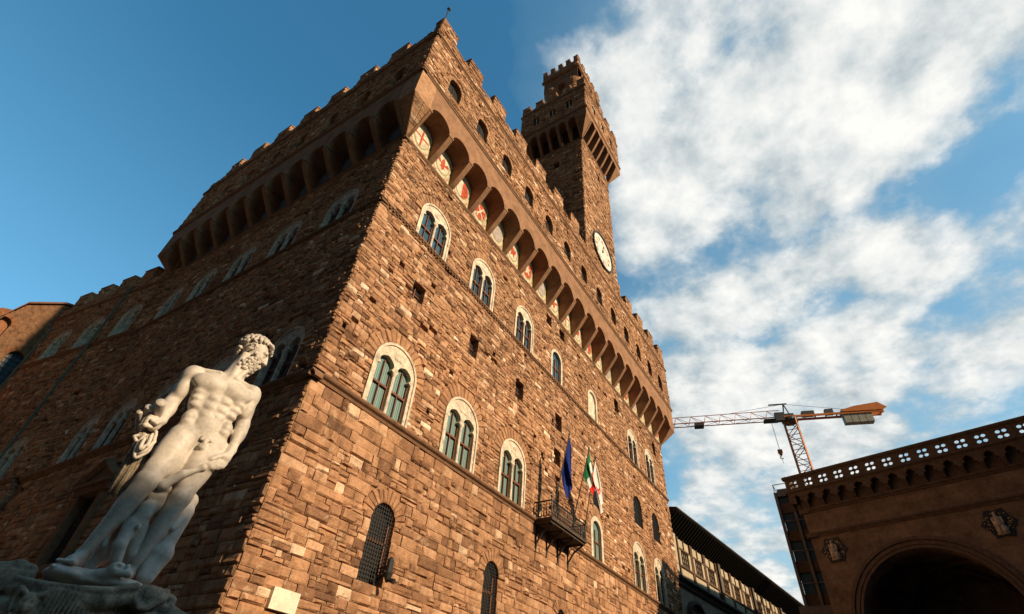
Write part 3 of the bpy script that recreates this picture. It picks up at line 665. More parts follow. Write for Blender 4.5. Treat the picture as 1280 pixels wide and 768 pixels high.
# ------------------------------------------------------------------ balcony with its flags
m_bal = mat('dark_balcony_stone', (.07, .05, .036), var=.4, bump=.4, rough=.95)  # dark brown stone for the whole slab
bal = MB(); B0, B1, BO, BZ = 16.0, 20.25, 1.15, 11.95
bal.box(W, B0-.05, B1+.05, BZ-.14, BZ, .0, BO+.06); bal.box(W, B0, B1, BZ-.26, BZ-.14, .0, BO-.05)
balcony = bal.build('balcony', m_bal, palace)
for s in (B0+.25, B0+1.45, B0+2.75, B1-.25):
    br = MB(); br.tube([W.p(s, BZ-1.6, .03), W.p(s, BZ-1.15, .12), W.p(s, BZ-.7, .45), W.p(s, BZ-.45, .85), W.p(s, BZ-.3, 1.1)], .06, 6)
    br.tube([W.p(s, BZ-.3, .05), W.p(s, BZ-1.6, .05)], .05, 6); br.tube([W.p(s, BZ-.3, .1), W.p(s, BZ-.3, 1.12)], .05, 6)
    pts = [W.p(s, BZ-.62+.16*math.sin(t*.7), .34+.16*math.cos(t*.7)) for t in range(10)]; br.tube(pts, .025, 5); br.build('bracket', m_iron, balcony)
rl = MB()
def railrun(p0, p1):
    p0 = Vector(p0); p1 = Vector(p1); l = (p1-p0).length; n = max(2, int(l/.15))
    for z, r in ((.92, .045), (.1, .025), (.72, .02)): rl.tube([p0+Vector((0, 0, z)), p1+Vector((0, 0, z))], r, 6)
    for i in range(n+1):
        q = p0.lerp(p1, i/n); rl.tube([q+Vector((0, 0, .05)), q+Vector((0, 0, .2)), q+Vector((0, 0, .35)), q+Vector((0, 0, .9))], [.016, .035, .018, .016], 5)
        if i < n:
            c = p0.lerp(p1, (i+.5)/n); d = (p1-p0).normalized()
            rl.tube([c+d*.055*math.cos(t)+Vector((0, 0, .5+.12*math.sin(t))) for t in np.linspace(0, 6.28, 9)], .012, 4, cap=False)
a, b, c, d = W.p(B0, BZ, 0), W.p(B0, BZ, BO), W.p(B1, BZ, BO), W.p(B1, BZ, 0)
railrun(a, b); railrun(b, c); railrun(c, d)
for q in (b, c): rl.tube([q, Vector(q)+Vector((0, 0, 1.05))], .04, 6); rl.lathe(Vector(q)+Vector((0, 0, 1.05)), [(.02, 0), (.07, .05), (.06, .12), (.01, .17)], 8)
rl.build('railing', m_iron, balcony)
def cloth(nm, c, v=.12):
    m = mat(nm, c, var=v, vscale=2, rough=.8, spec=.1); return m
m_blue = cloth('blue_cloth', (.012, .026, .16)); m_green = cloth('green_cloth', (.02, .16, .06)); m_wht = cloth('white_cloth', (.68, .64, .58)); m_rcl = cloth('red_cloth', (.55, .025, .02))
def flag(base, tip, hoist, fly, mats, matf, label, drift, seed, amp=.07, pinch=.35):
    """a flag hanging from a slanting pole: hoist along the pole, the free cloth falling in soft folds"""
    base = Vector(base); tip = Vector(tip); ax = (tip-base).normalized()
    root = empty('flag', base, label, 'flag', 'flags on the balcony')
    p = MB(); p.tube([base, tip], .032, 8); p.lathe(tip, [(.02, 0), (.05, .05), (.04, .10), (.01, .16)], 8); p.build('flagpole', m_iron, root)
    m = MB(); nh, nf = 40, 40; V = []
    for i in range(nh+1):
        h = i/nh
        for j in range(nf+1):
            g = j/nf; q = tip-ax*(.10+hoist*h)
            e = g**.8
            x = q.x+(tip.x-q.x)*e*(1-pinch)+drift[0]*e*(1-.35*h)
            y = q.y+(tip.y-q.y)*e*(1-pinch)-drift[1]*e*(1-.35*h)
            z = q.z-fly*g*(1-.22*h*g)
            w = amp*min(1, g*4)
            x += w*math.sin(h*9+g*1.5+seed)+.4*w*math.sin(h*19-g*4+seed*2); y -= .6*w*math.cos(h*8+g*2+seed)
            V.append((x, y, z))
    for i in range(nh):
        for j in range(nf):
            k = i*(nf+1)+j; m.F.append([k, k+1, k+nf+2, k+nf+1]); m.T.append(.5); m.M.append(matf((i+.5)/nh, (j+.5)/nf))
    m.V = V; m.build('flag_cloth', mats, root, True)
    return root
def bandf(h, f): return min(2, int(f*3))
flag(W.p(16.35, BZ, .95), W.p(16.52, 16.9, 2.0), 2.3, 2.1, [m_blue], lambda h, f: 0, 'plain dark blue flag hanging limp at the left end of the iron balcony', (.30, .05), 1, .12, .35)
flag(W.p(18.6, BZ, 1.0), W.p(18.55, 16.8, 2.35), 1.6, 1.75, [m_green, m_wht, m_rcl], bandf, 'green, white and red striped flag hanging in the middle of the balcony', (.55, .05), 2, .08, .0)
def lilyf(h, f):
    x = abs(h-.5)/.30; y = (f-.58)/.17
    return 1 if (abs(y) < 1 and x < 1 and (x < .30*(1-abs(y))+.12 or (abs(y+.1) < .28 and x < .9) or abs(y-.45) < .12)) else 0
flag(W.p(20.1, BZ, 1.05), W.p(20.21, 17.04, 2.0), 1.5, 2.3, [m_wht, m_rcl], lilyf, 'white flag with a red lily hanging at the right end of the balcony', (1.15, -.1), 5, .10, .0)
# ------------------------------------------------------------------ rear block of the palace on the north side (slightly turned)
m_rmarble = mat('grey_marble', (.46, .37, .27), bump=.4, bscale=14, var=.45, vscale=3, rough=.8)  # duller marble for the rear wing's windows
rear = empty('rear_palace_wing', (0, LN, 0), 'lower rough stone wing with square merlons left of the palace gallery', 'building')
ra = rad(7.5); RY = 22.6
RW = Fr((-.02, RY, 0), (-math.sin(ra), math.cos(ra), 0), (-math.cos(ra), -math.sin(ra), 0)); RL = 15.6
rw3 = [(3.0, 2.0), (7.4, 2.1), (11.6, 2.1)]; rlo = [(5.0, 2.2)]
ops = [(s, w+.14, Z2+.2, Z2+.2+3.0-w/2, .2, False) for s, w in rw3]+[(s, w+.14, Z1+.15, Z1+.15+3.0-w/2, .4, False) for s, w in rlo]
mb = MB(); RC = 27.75
courses(mb, RW, 1.9, RL, 0, Z1-.15, ops, (.25, .40), (.32, 1.0), .45, .055, False, .01, .04)
courses(mb, RW, 0.2, RL, Z1+.15, Z2-.1, ops, (.16, .29), (.22, .8), .45, .055, False, .03, .04)
courses(mb, RW, 0.2, RL, Z2+.15, RC-.1, ops, (.16, .29), (.22, .8), .45, .055, False, .03, .04)
courses(mb, RW, 0.2, RL, RC+.1, RC+1.05, [], (.16, .28), (.22, .8), .45, .05, False, .0, .04)
for s, w, z, zs, ring, flat in ops: ring_stones(mb, RW, s, zs, w/2+.004, w/2+ring, 13, .4, .04)
for i in range(5): merlon(RW, .6+2.95*i+.7, .6+2.95*i+2.3, RC+1.05, RC+2.5, .7, rear, .04)
mb.build('wall', m_stone, rear)
bk = MB(); bk.box(RW, .3, RL-.05, 0, RC+1.0, -2.2, -.42); bk.build('wall_core', m_mortar, rear)
for z in (Z1, Z2+.05, RC): tr = MB(); tr.prism(RW, [(-.3, z-.14), (.05, z-.14), (.16, z), (.18, z+.1), (-.3, z+.12)], (2.2 if z < Z2 else .6), RL); tr.build('string_course', m_trim, rear)
for s, w in rw3: two_light(RW, rear, s, Z2+.22, w, 2.95, m_glass2, .06, 'arched_window', False, m_rmarble)
for s, w in rlo: two_light(RW, rear, s, Z1+.17, w, 2.95, m_glass2, .1, 'arched_window', False, m_rmarble)
for s, z0, z1 in ((5.6, 2, RC+.6), (14.6, 2, RC-1.2)):
    p = MB(); p.tube([RW.p(s, z0, .2), RW.p(s, z1, .2)], .075, 8); p.build('drainpipe', m_copper, rear)
# ------------------------------------------------------------------ ground
m_pave = bpy.data.materials.new('stone_paving'); m_pave.use_nodes = True; t_ = m_pave.node_tree; b_ = t_.nodes['Principled BSDF']; b_.inputs['Roughness'].default_value = .9
tcn = t_.nodes.new('ShaderNodeTexCoord'); bk_ = t_.nodes.new('ShaderNodeTexBrick'); bk_.inputs['Scale'].default_value = .8; t_.links.new(tcn.outputs['Object'], bk_.inputs[0])
bk_.inputs['Color1'].default_value = (.06, .054, .048, 1); bk_.inputs['Color2'].default_value = (.09, .08, .07, 1); bk_.inputs['Mortar'].default_value = (.03, .028, .026, 1); bk_.inputs['Mortar Size'].default_value = .012
t_.links.new(mixc(t_, 1.0, bk_.outputs[0], ramp(t_, noise(t_, tcn.outputs['Object'], .5, 5), [(.3, .75), (.7, 1.1)]), 'MULTIPLY'), b_.inputs['Base Color'])
G0 = Fr((0, 0, 0), (1, 0, 0), (0, -1, 0))
g = MB(); g.add([(-2500, -2500, 0), (2500, -2500, 0), (2500, 2500, 0), (-2500, 2500, 0)], [(0, 1, 2, 3)]); tag(g.build('ground', m_pave), kind='structure')
# ------------------------------------------------------------------ brick hall closing the street on the left
HY = 38.1
hall = empty('brick_hall', (-6, HY, 0), 'sunlit brick hall with sloping roofline and tall arched windows at far left', 'building')
H = Fr((0, HY, 0), (1, 0, 0), (0, -1, 0))
m_hall = mat('hall_brick', (.17, .088, .048), bump=1.0, bscale=18, var=.5, vscale=4, rough=.95, spec=.1, bdist=.04)
mb = MB()
mb.plate(H, [[(-14, 0), (-.6, 0), (-.6, 29.8), (-2.4, 29.3), (-4.35, 27.75), (-5.1, 25.6), (-14, 20.5)], arch_loop(-2.55, 1.05, 20.4, 23.5, 12), arch_loop(-4.75, 1.0, 23.0, 25.6, 12)], -9, 0)
w_ = mb.build('wall', m_hall, hall)
mb = MB(); courses(mb, H, -5.0, -.6, 16, 20.2, [], (.10, .16), (.2, .4), .1, .015, False)
mb.build('brick_course', m_brick, hall)
for a_ in ((-2.55, 23.5, .53, .85), (-4.75, 25.6, .5, .8)): mb = MB(); ring_stones(mb, H, *a_, 15, .3, .02); mb.build('brick_arch', m_brick, hall)
for s, w, z0, zs, mt in ((-2.55, 1.05, 20.4, 23.5, m_glass2), (-4.75, 1.0, 23.0, 25.6, m_brick)):
    g = MB(); g.plate(H, [arch_loop(s, w+.02, z0, zs, 12)], -.5, -.42); wn = g.build('arched_window', mt, hall)
    if mt is m_glass2:
        b = MB()
        for k in range(1, 5): b.box(H, s-w/2+w*k/5-.02, s-w/2+w*k/5+.02, z0, zs+.45, -.41, -.36)
        for k in range(1, 9): b.box(H, s-w/2, s+w/2, z0+.42*k-.02, z0+.42*k+.02, -.355, -.32)
        b.build('lattice', m_iron, wn)
rp = MB(); rp.add([H.p(a, z+.02, o) for o in (.25, -9.2) for a, z in ((-.5, 29.85), (-2.4, 29.35), (-4.4, 27.8), (-5.2, 25.6), (-14.2, 20.4))]+[H.p(a, z+.2, o) for o in (.25, -9.2) for a, z in ((-.5, 29.85), (-2.4, 29.35), (-4.4, 27.8), (-5.2, 25.6), (-14.2, 20.4))],
    [(i, i+1, i+6, i+5) for i in range(4)]+[(10+i, 11+i, 16+i, 15+i) for i in range(4)]+[(i, i+1, 11+i, 10+i) for i in range(4)]+[(5+i, 6+i, 16+i, 15+i) for i in range(4)]); rp.build('roof', m_slate, hall)
# ------------------------------------------------------------------ long museum wing beyond the palace (on the right, with deep eaves)
ua = rad(-6.1); U0 = Vector((48.8, .35, 0)); UA = Vector((math.cos(ua), math.sin(ua), 0)); UN = Vector((UA.y, -UA.x, 0))
UFm = Fr(U0, UA, UN)
wing = empty('gallery_wing', tuple(U0), 'long plastered building with deep dark eaves and a row of gridded top windows', 'building')
m_uff = mat('grey_plaster', (.34, .27, .19), var=.3, vscale=1.5, bump=.2, rough=.95, spec=.1)
m_pietra = mat('grey_dressed_stone', (.12, .10, .08), var=.3, vscale=2, bump=.3, rough=.95, spec=.1)
m_panel = mat('pale_panel', (.42, .34, .24), var=.2, vscale=2, rough=.9, spec=.1)
m_tim = mat('brown_timber', (.13, .075, .042), var=.3, vscale=4, rough=.9)
UL0, UL1 = -4.2, 62
mb = MB(); mb.box(UFm, UL0, UL1, 0, 20.4, -12, -.45); mb.box(UFm, UL0, UL1, 0, 15.7, -.45, -.12); mb.build('wall', m_uff, wing)
tr = MB(); tr.prism(UFm, [(-.3, 15.6), (.1, 15.6), (.2, 15.85), (.5, 16.05), (.5, 16.25), (-.3, 16.35)], UL0-.2, UL1); tr.prism(UFm, [(-.3, 7.8), (.1, 7.8), (.35, 8.1), (-.3, 8.3)], UL0-.2, UL1)
tr.build('cornice', m_pietra, wing)
pl = MB(); pl.box(UFm, UL0, UL0+.55, 16.36, 20.3, -.45, .05); pl.build('pilaster', m_panel, wing)
for gi in range(6):
    g0 = -2.9+11.1*gi
    if gi: pl = MB(); pl.box(UFm, g0-.72, g0-.12, 16.36, 20.35, -.45, .08); pl.build('pilaster', m_pietra, wing)
    for i in range(3):
        a = g0+.1+3.43*i; b = a+3.1
        tb = MB(); pn = MB(); tb.box(UFm, a-.12, a+.1, 16.36, 20.3, -.45, -.10); tb.box(UFm, b-.1, b+.12, 16.36, 20.3, -.45, -.101)
        tb.box(UFm, a+.1, b-.1, 17.50, 17.66, -.45, -.06); tb.box(UFm, a+.1, b-.1, 19.2, 19.32, -.45, -.12); tb.box(UFm, a+1.42, a+1.54, 19.32, 20.3, -.45, -.13)
        pn.box(UFm, a+.2, b-.2, 16.5, 17.4, -.45, -.16)
        pn.box(UFm, a+.1, a+.62, 17.66, 19.2, -.45, -.18); pn.box(UFm, b-.62, b-.1, 17.66, 19.2, -.45, -.18)
        for q in (a+.22, a+1.62): pn.box(UFm, q, q+1.1, 19.42, 20.2, -.45, -.2)
        tb.build('timber_frame', m_tim, wing); pn.build('wall_panel', m_panel, wing)
        fr = MB(); x0, x1 = a+.62, b-.62
        for j in range(5): x = x0+(x1-x0)*j/4; fr.box(UFm, x-.035, x+.035, 17.66, 19.2, -.34, -.24)
        for j in range(4): z = 17.68+1.48*j/3; fr.box(UFm, x0, x1, z-.03, z+.03, -.335, -.235)
        wn = fr.build('grid_window', m_tim, wing); gl = MB(); gl.box(UFm, x0, x1, 17.66, 19.2, -.42, -.36); gl.build('pane', m_skypane, wn)
for i in range(10):
    s = -1.2+5.55*i; ped = MB()
    for q in (-1.25, 1.25): ped.box(UFm, s+q-.18, s+q+.18, 8.6, 13.2, -.12, .12)
    ped.box(UFm, s-1.6, s+1.6, 13.2, 13.55, -.12, .35)
    for a0 in range(0, 180, 20):
        t0, t1 = rad(a0), rad(a0+20)
        ped.add([UFm.p(s+1.6*math.cos(t), 13.56+1.15*math.sin(t)*r_, o) for o in (-.1, .42) for t, r_ in ((t0, 1), (t1, 1), (t1, .74), (t0, .74))], [(0, 1, 2, 3), (4, 5, 6, 7), (0, 1, 5, 4), (2, 3, 7, 6), (0, 3, 7, 4), (1, 2, 6, 5)])
    ped.build('window_pediment', m_pietra, wing)
for i in range(10):
    s = -1.2+5.55*i; g = MB(); g.box(UFm, s-1.05, s+1.05, 8.6, 13.2, -.11, -.06); g.build('tall_window', m_dark, wing)
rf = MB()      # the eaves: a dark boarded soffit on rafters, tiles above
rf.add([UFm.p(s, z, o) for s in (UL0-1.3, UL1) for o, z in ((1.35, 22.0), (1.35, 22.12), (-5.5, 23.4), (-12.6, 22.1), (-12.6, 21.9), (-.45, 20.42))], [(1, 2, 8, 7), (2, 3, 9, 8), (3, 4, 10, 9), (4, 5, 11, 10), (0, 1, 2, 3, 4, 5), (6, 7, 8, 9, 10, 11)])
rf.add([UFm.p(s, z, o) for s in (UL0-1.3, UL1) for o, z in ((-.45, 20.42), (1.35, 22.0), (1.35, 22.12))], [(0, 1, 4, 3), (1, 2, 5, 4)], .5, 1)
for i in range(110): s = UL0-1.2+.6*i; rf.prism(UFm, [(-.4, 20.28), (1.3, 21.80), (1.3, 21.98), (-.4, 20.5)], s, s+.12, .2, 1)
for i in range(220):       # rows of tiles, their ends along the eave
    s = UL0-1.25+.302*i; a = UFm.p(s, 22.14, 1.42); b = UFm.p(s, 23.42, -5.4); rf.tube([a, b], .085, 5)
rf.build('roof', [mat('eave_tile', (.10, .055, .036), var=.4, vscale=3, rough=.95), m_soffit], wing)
# ------------------------------------------------------------------ opposite wing, hung with scaffolding
sw = empty('scaffolded_wing', (42.6, -10.5, 0), 'dark grey scaffold clad building squeezed behind the loggia', 'building')
S = Fr((42.6, -9.65, 0), (0, -1, 0), (-1, 0, 0))
m_drk = mat('dark_cladding', (.035, .034, .036), var=.3, vscale=1, rough=.7); m_band = mat('brown_band', (.075, .055, .045), var=.3, rough=.9); m_gry = mat('grey_sheet', (.12, .125, .135), var=.2, rough=.6)
mb = MB(); mb.box(S, .3, 2.35, 0, 21.8, -50, -.4); mb.build('wall', m_drk, sw)
for z in (12.71, 15.21, 17.7, 20.11): mb = MB(); mb.box(S, .02, 2.4, z, z+.88, -50, -.2); mb.build('floor_band', m_band, sw)
mb = MB()
for s in (0, 1.2, 2.2): mb.box(S, s, s+.22, 0, 21.96, -.5, -.02)
mb.box(S, 0, 2.42, 21.59, 21.96, -50, -.05)
for z in (13.91, 16.41, 18.91): mb.tube([S.p(0, z+.45, .0), S.p(2.4, z+.45, .0)], .04, 6)
for s in (.1, 1.2): mb.tube([S.p(s, 21.96, -.1), S.p(s, 22.70, -.1)], .03, 6)
mb.tube([S.p(.1, 22.70, -.1), S.p(2.4, 22.70, -.1)], .035, 6); mb.tube([S.p(.1, 22.70, -.1), S.p(.1, 22.70, -6)], .035, 6)
mb.build('steel_frame', m_gry, sw)
for z in (12.71, 15.21, 17.7, 20.11):
    for s in (.25, 1.45): g = MB(); g.box(S, s, s+.85 if s < 1 else 2.15, z+.92, z+2.4 if z < 19.5 else z+1.35, -.39, -.33); g.build('dark_window', m_glass2, sw)
mb = MB(); mb.box(S, -.4, 2.4, 11.78, 12.62, -3, .5); mb.build('grey_sheet', m_gry, sw); mb = MB(); mb.box(S, .3, 1.4, 21.59, 22.33, -2.2, -.3); mb.build('roof_cabin', m_gry, sw)
# ------------------------------------------------------------------ the open loggia on the right
la = rad(75.8-180); P0 = Vector((38.44, -11.12, 0)); LA = Vector((math.cos(la), math.sin(la), 0)); LNm = Vector((LA.y, -LA.x, 0))
if LNm.dot(CAM-P0) < 0: LNm = -LNm
LG = Fr(P0-LNm*.5, LA, LNm); LS = Fr(P0+LA*.55-LNm*.5, -LNm, -LA)     # long front and the short return
log = empty('arched_loggia', tuple(P0), 'dark stone loggia with a big round arch and pierced quatrefoil parapet', 'building')
m_log = mat('loggia_stone', (.195, .148, .115), var=.35, vscale=.9, bump=.35, bscale=6, rough=.95, spec=.1)
m_logd = mat('loggia_moulding', (.125, .096, .077), var=.3, vscale=3, bump=.3, rough=.95, spec=.1)
t_ = m_log.node_tree; bs_ = t_.nodes['Principled BSDF']; lnk = bs_.inputs['Base Color'].links[0]; src = lnk.from_socket
sx_ = t_.nodes.new('ShaderNodeSeparateXYZ'); cb_ = t_.nodes.new('ShaderNodeCombineXYZ'); t_.links.new(t_.nodes['Texture Coordinate'].outputs['Object'], sx_.inputs[0]); t_.links.new(sx_.outputs[1], cb_.inputs[0]); t_.links.new(sx_.outputs[2], cb_.inputs[1])
bk2 = t_.nodes.new('ShaderNodeTexBrick'); bk2.inputs['Scale'].default_value = 1; bk2.inputs['Brick Width'].default_value = 1.25; bk2.inputs['Row Height'].default_value = .52; bk2.inputs['Mortar Size'].default_value = .008; bk2.inputs['Mortar Smooth'].default_value = .4
bk2.inputs['Color1'].default_value = (.86, .86, .86, 1); bk2.inputs['Color2'].default_value = (1.08, 1.06, 1.03, 1); bk2.inputs['Mortar'].default_value = (.55, .55, .55, 1); t_.links.new(cb_.outputs[0], bk2.inputs[0])
t_.links.new(mixc(t_, 1.0, src, bk2.outputs[0], 'MULTIPLY'), bs_.inputs['Base Color'])
LL, DP = 34.5, 13.0; AC = [7.0, 17.15, 27.3]; AR, AZ = 4.55, 10.15
mb = MB()
o = [(.62, 0)]
for c in AC: o += [(c-AR, 0), (c-AR, AZ)]+[(x, z) for x, z in reversed(arc(c, AZ, AR, 0, 180, 28))][1:-1]+[(c+AR, AZ), (c+AR, 0)]
o += [(LL, 0), (LL, 18.6), (.62, 18.6)]
mb.plate(LG, [o], -1.3, -.02)
mb.plate(LS, [[(.03, 0), (2.4, 0), (2.4, 7.0)]+[(x, z) for x, z in reversed(arc(6.4, 7.0, 4.0, 0, 180, 24))][1:-1]+[(10.4, 7.0), (10.4, 0), (DP, 0), (DP, 18.6), (.03, 18.6)]], -1.3, -.03)
wl = mb.build('wall', m_log, log)
for c in AC:
    mb = MB()
    for r, w, p in ((AR+.75, .22, .16), (AR+.45, .22, .10), (AR+.18, .18, .06)):
        mb.plate(LG, [[(c-r, 0), (c-r, AZ)]+[(x, z) for x, z in reversed(arc(c, AZ, r, 0, 180, 32))][1:-1]+[(c+r, AZ), (c+r, 0), (c+r-w, 0), (c+r-w, AZ)]+arc(c, AZ, r-w, 0, 180, 32)[1:-1]+[(c-r+w, AZ), (c-r+w, 0)]], -.05, p)
    mb.build('arch_moulding', m_logd, log)
mb = MB()
for f, l, e in ((LG, LL, 0), (LS, DP, 0)):
    q = -.25 if f is LG else -.3
    for z, p in ((16.7, .2), (18.55, .22)): mb.prism(f, [(-.6, z-.16), (.04, z-.16), (.1, z-.04), (p, z+.05), (p, z+.16), (-.6, z+.18)], .36 if f is LG else -.19, l)
mb.build('string_course', m_logd, log)
mb = MB()    # corbel table of small trefoil arches
for f, l in ((LG, LL), (LS, DP)):
    n = int(l/1.175); r = .42
    o = [(.025 if f is LG else -.52, 19.15)]
    for k in range(n):
        c = .62+1.175*k; o += [(c-r, 19.15), (c-r, 19.3), (c-r*.55, 19.38), (c-r*.75, 19.55), (c-r*.35, 19.72), (c, 19.8), (c+r*.35, 19.72), (c+r*.75, 19.55), (c+r*.55, 19.38), (c+r, 19.3), (c+r, 19.15)]
    o += [(l, 19.15), (l, 20.0), (.025 if f is LG else -.52, 20.0)]
    mb.plate(f, [o], .0, .55)
    for k in range(n+1):
        c = .62+1.175*(k-.5); mb.prism(f, [(-.02, 18.75), (.08, 18.75), (.3, 18.95), (.52, 19.16), (-.02, 19.16)], c-.13, c+.13)
    mb.prism(f, [(.0, 20.0), (.6, 20.0), (.72, 20.08), (.72, 20.17), (0, 20.2)], -.15 if f is LG else -.7, l)
mb.box(LG, .58, LL, 18.6, 20.0, -.9, -.002)
mb.box(LS, .01, DP, 18.6, 20.0, -.9, -.004)
mb.build('corbel_table', m_logd, log)
mb = MB()   # parapet pierced by quatrefoils
def quatre(c, z, r=.145, d=.18): return [arc(c+dx*d, z+dz*d, r, 0, 340, 9) for dx, dz in ((1, 1), (-1, 1), (-1, -1), (1, -1))]
for f, l in ((LG, LL), (LS, DP)):
    holes = []; n = int(l/1.175)
    for k in range(n): holes += quatre(.68+1.175*k, 20.68)
    mb.plate(f, [[(.045 if f is LG else -.50, 20.19), (l, 20.19), (l, 21.18), (.045 if f is LG else -.50, 21.18)]]+holes, .36, .52)
    mb.prism(f, [(.3, 21.17), (.58, 21.17), (.66, 21.27), (.66, 21.40), (.3, 21.44)], -.09 if f is LG else -.64, l)
mb.build('parapet', m_logd, log)
mb = MB(); mb.box(LG, .3, LL, 17.8, 18.5, -DP, -1.3); mb.box(LG, .3, LL, 0, 18.5, -DP-.5, -DP); mb.box(LG, LL-1, LL, 0, 18.5, -DP, -1.3)
for c in AC:       # ribbed vault over each bay
    n = 16; V = []
    for i in range(n+1):
        for j in range(n+1):
            u = -1+2*i/n; v = -1+2*j/n; hgt = min(math.sqrt(max(0, 1-u*u)), 1)*.5+min(math.sqrt(max(0, 1-v*v)), 1)*.5
            hgt = max(math.sqrt(max(0, 1-u*u)), math.sqrt(max(0, 1-v*v)))
            V.append(LG.p(c+u*5.05, AZ+5.2*hgt, -7.2+v*5.9))
    mb.add(V, [(i*(n+1)+j, i*(n+1)+j+1, (i+1)*(n+1)+j+1, (i+1)*(n+1)+j) for i in range(n) for j in range(n)])
mb.build('vault', m_log, log)
rb = MB()
for c in AC:
    for sg in (1, -1):
        rb.tube([LG.p(c+5.0*math.cos(t), AZ+5.0*math.sin(t), -7.2+sg*5.8*math.cos(t)) for t in np.linspace(0, math.pi, 24)], .18, 6)
    for cc_ in (c-5.07,): rb.tube([LG.p(cc_, AZ+4.9*math.sin(t), -7.2+5.8*math.cos(t)) for t in np.linspace(0, math.pi, 24)], .3, 6)
rb.build('vault_rib', m_logd, log)
m_blu = mat('blue_enamel', (.02, .025, .04), var=.3, rough=.5); m_gold = mat('gilt_star', (.55, .42, .14), var=.1, rough=.5); m_rel = mat('relief_marble', (.42, .36, .29), var=.3, bump=.4, rough=.8)
for s, z in ((2.0, 15.45), (12.1, 15.4), (22.2, 15.4)):      # starry lobed medallions with a seated white figure
    mb = MB(); pts = []
    for k in range(48):
        t = 2*math.pi*k/48; rr = .72+.15*abs(math.cos(t*3)) + (.10 if k % 8 == 0 else 0); pts.append((s+rr*math.cos(t), z+rr*1.05*math.sin(t)))
    mb.plate(LG, [pts], -.03, .05)
    for k in range(40):
        t = rng.uniform(0, 6.28); rr = rng.uniform(.45, .75); mb.disc(LG, s+rr*math.cos(t), z+rr*math.sin(t), .035, .045, .065, 5, .5, 1)
    md = mb.build('medallion', [m_blu, m_gold], log)
    fg = MB()
    def lump(x, y, o, rx, ry, ro, n=10):
        V = []; F_ = []
        for i in range(n+1):
            for j in range(n): a = math.pi*i/n; b = 2*math.pi*j/n; V.append(LG.p(s+x+rx*math.sin(a)*math.cos(b), z+y+ry*math.cos(a), o+ro*math.sin(a)*math.sin(b)))
        for i in range(n):
            for j in range(n): F_.append((i*n+j, i*n+(j+1) % n, (i+1)*n+(j+1) % n, (i+1)*n+j))
        fg.add(V, F_)
    for q in ((0, .52, .2, .11, .14, .12), (0, .22, .15, .2, .24, .16), (-.05, -.1, .16, .26, .25, .2), (-.12, -.4, .16, .18, .32, .2), (.14, -.42, .16, .2, .3, .22), (-.22, .15, .18, .08, .22, .1), (.24, .1, .2, .08, .25, .1), (.0, -.66, .1, .36, .1, .16)): lump(*q)
    fg.build('relief_figure', m_rel, md, True)
# ------------------------------------------------------------------ tower crane far behind
crane = empty('tower_crane', (71, -11.7, 0), 'orange lattice tower crane with grey counterweights in the distance', 'crane')
m_or = mat('orange_paint', (.52, .155, .03), var=.2, vscale=2, rough=.6); m_cw = mat('concrete_ballast', (.30, .29, .26), var=.25, vscale=2, rough=.9); m_cab = mat('crane_machinery', (.06, .06, .06), var=.3, rough=.6)
CX, CY, CZt = 71.0, -11.7, 44.0
mb = MB(); hw = .85
cs = [(CX+a*hw, CY+b*hw) for a, b in ((-1, -1), (1, -1), (1, 1), (-1, 1))]
for x, y in cs: mb.bar((x, y, 0), (x, y, CZt-.6), .17)
z = 0; k = 0
while z < CZt-1.6:
    for i in range(4):
        a, b = cs[i], cs[(i+1) % 4]; mb.bar((*a, z), (*b, z), .08)
        if k % 2: mb.bar((*a, z), (*b, z+1.6), .08)
        else: mb.bar((*b, z), (*a, z+1.6), .08)
    z += 1.6; k += 1
mb.build('mast', m_or, crane)
jd = Vector((-4.9, 15.9, 0)).normalized(); js = Vector((jd.y, -jd.x, 0)); JC = Vector((CX, CY, 0))
J = Fr(JC, jd, js)
mb = MB(); za, zb_ = CZt-.15, CZt+1.35; jl = 36
for o in (-.6, .6): mb.bar(J.p(.8, za, o), J.p(jl, za, o), .13)
mb.bar(J.p(1.0, zb_, 0), J.p(jl-1.2, zb_-.2, 0), .09)
n = 15
for i in range(n):
    s0 = 1+(jl-2)*i/n; s1 = 1+(jl-2)*(i+1)/n; sm = s0+(s1-s0)*.8
    for o in (-.6, .6): mb.bar(J.p(s0, za, o), J.p(sm, zb_-.1, 0), .055); mb.bar(J.p(sm, zb_-.1, 0), J.p(s1, za, o), .055)
    mb.bar(J.p(s0, za, -.6), J.p(s0, za, .6), .05); mb.bar(J.p(s0, za, -.6), J.p(s1, za, .6), .04)
mb.build('jib', m_or, crane)
mb = MB()
for o in (-.55, .55): mb.box(J, -12.6, .8, za-.14, za+.18, o-.09, o+.09)
for i in range(9): mb.box(J, -12.4+1.45*i, -12.28+1.45*i, za-.08, za+.08, -.47, .47)
mb.plate(Fr(J.p(0, 0, -.72), jd, js), [[(-7.2, za+.2), (-7.2, za+.5), (-9, za+1.0), (-12.2, za+1.4), (-13.2, za+.5), (-12.6, za+.15)]], 0, .05); mb.plate(Fr(J.p(0, 0, .72), jd, js), [[(-7.2, za+.2), (-7.2, za+.5), (-9, za+1.0), (-12.2, za+1.4), (-13.2, za+.5), (-12.6, za+.15)]], -.05, 0)
mb.build('counter_jib', m_or, crane)
mb = MB()
for i in range(4): mb = MB(); mb.box(J, -11.0+.95*i, -10.12+.95*i, za-1.5, za+.75, -.5, .5); mb.build('counterweight', m_cw, crane)
mb = MB(); mb.lathe((CX, CY, CZt-.9), [(1.0, 0), (1.15, .15), (1.15, .55), (.85, .7)], 14); mb.box(J, -.7, .7, za-.1, za+.6, -.5, .5); mb.box(J, -3.6, -1.9, za+.2, za+.9, -.4, .4); mb.box(J, -6.2, -5.1, za+.2, za+1.0, -.35, .35)
mb.box(J, .9, 2.1, za-.9, za+.45, -1.3, -.62)
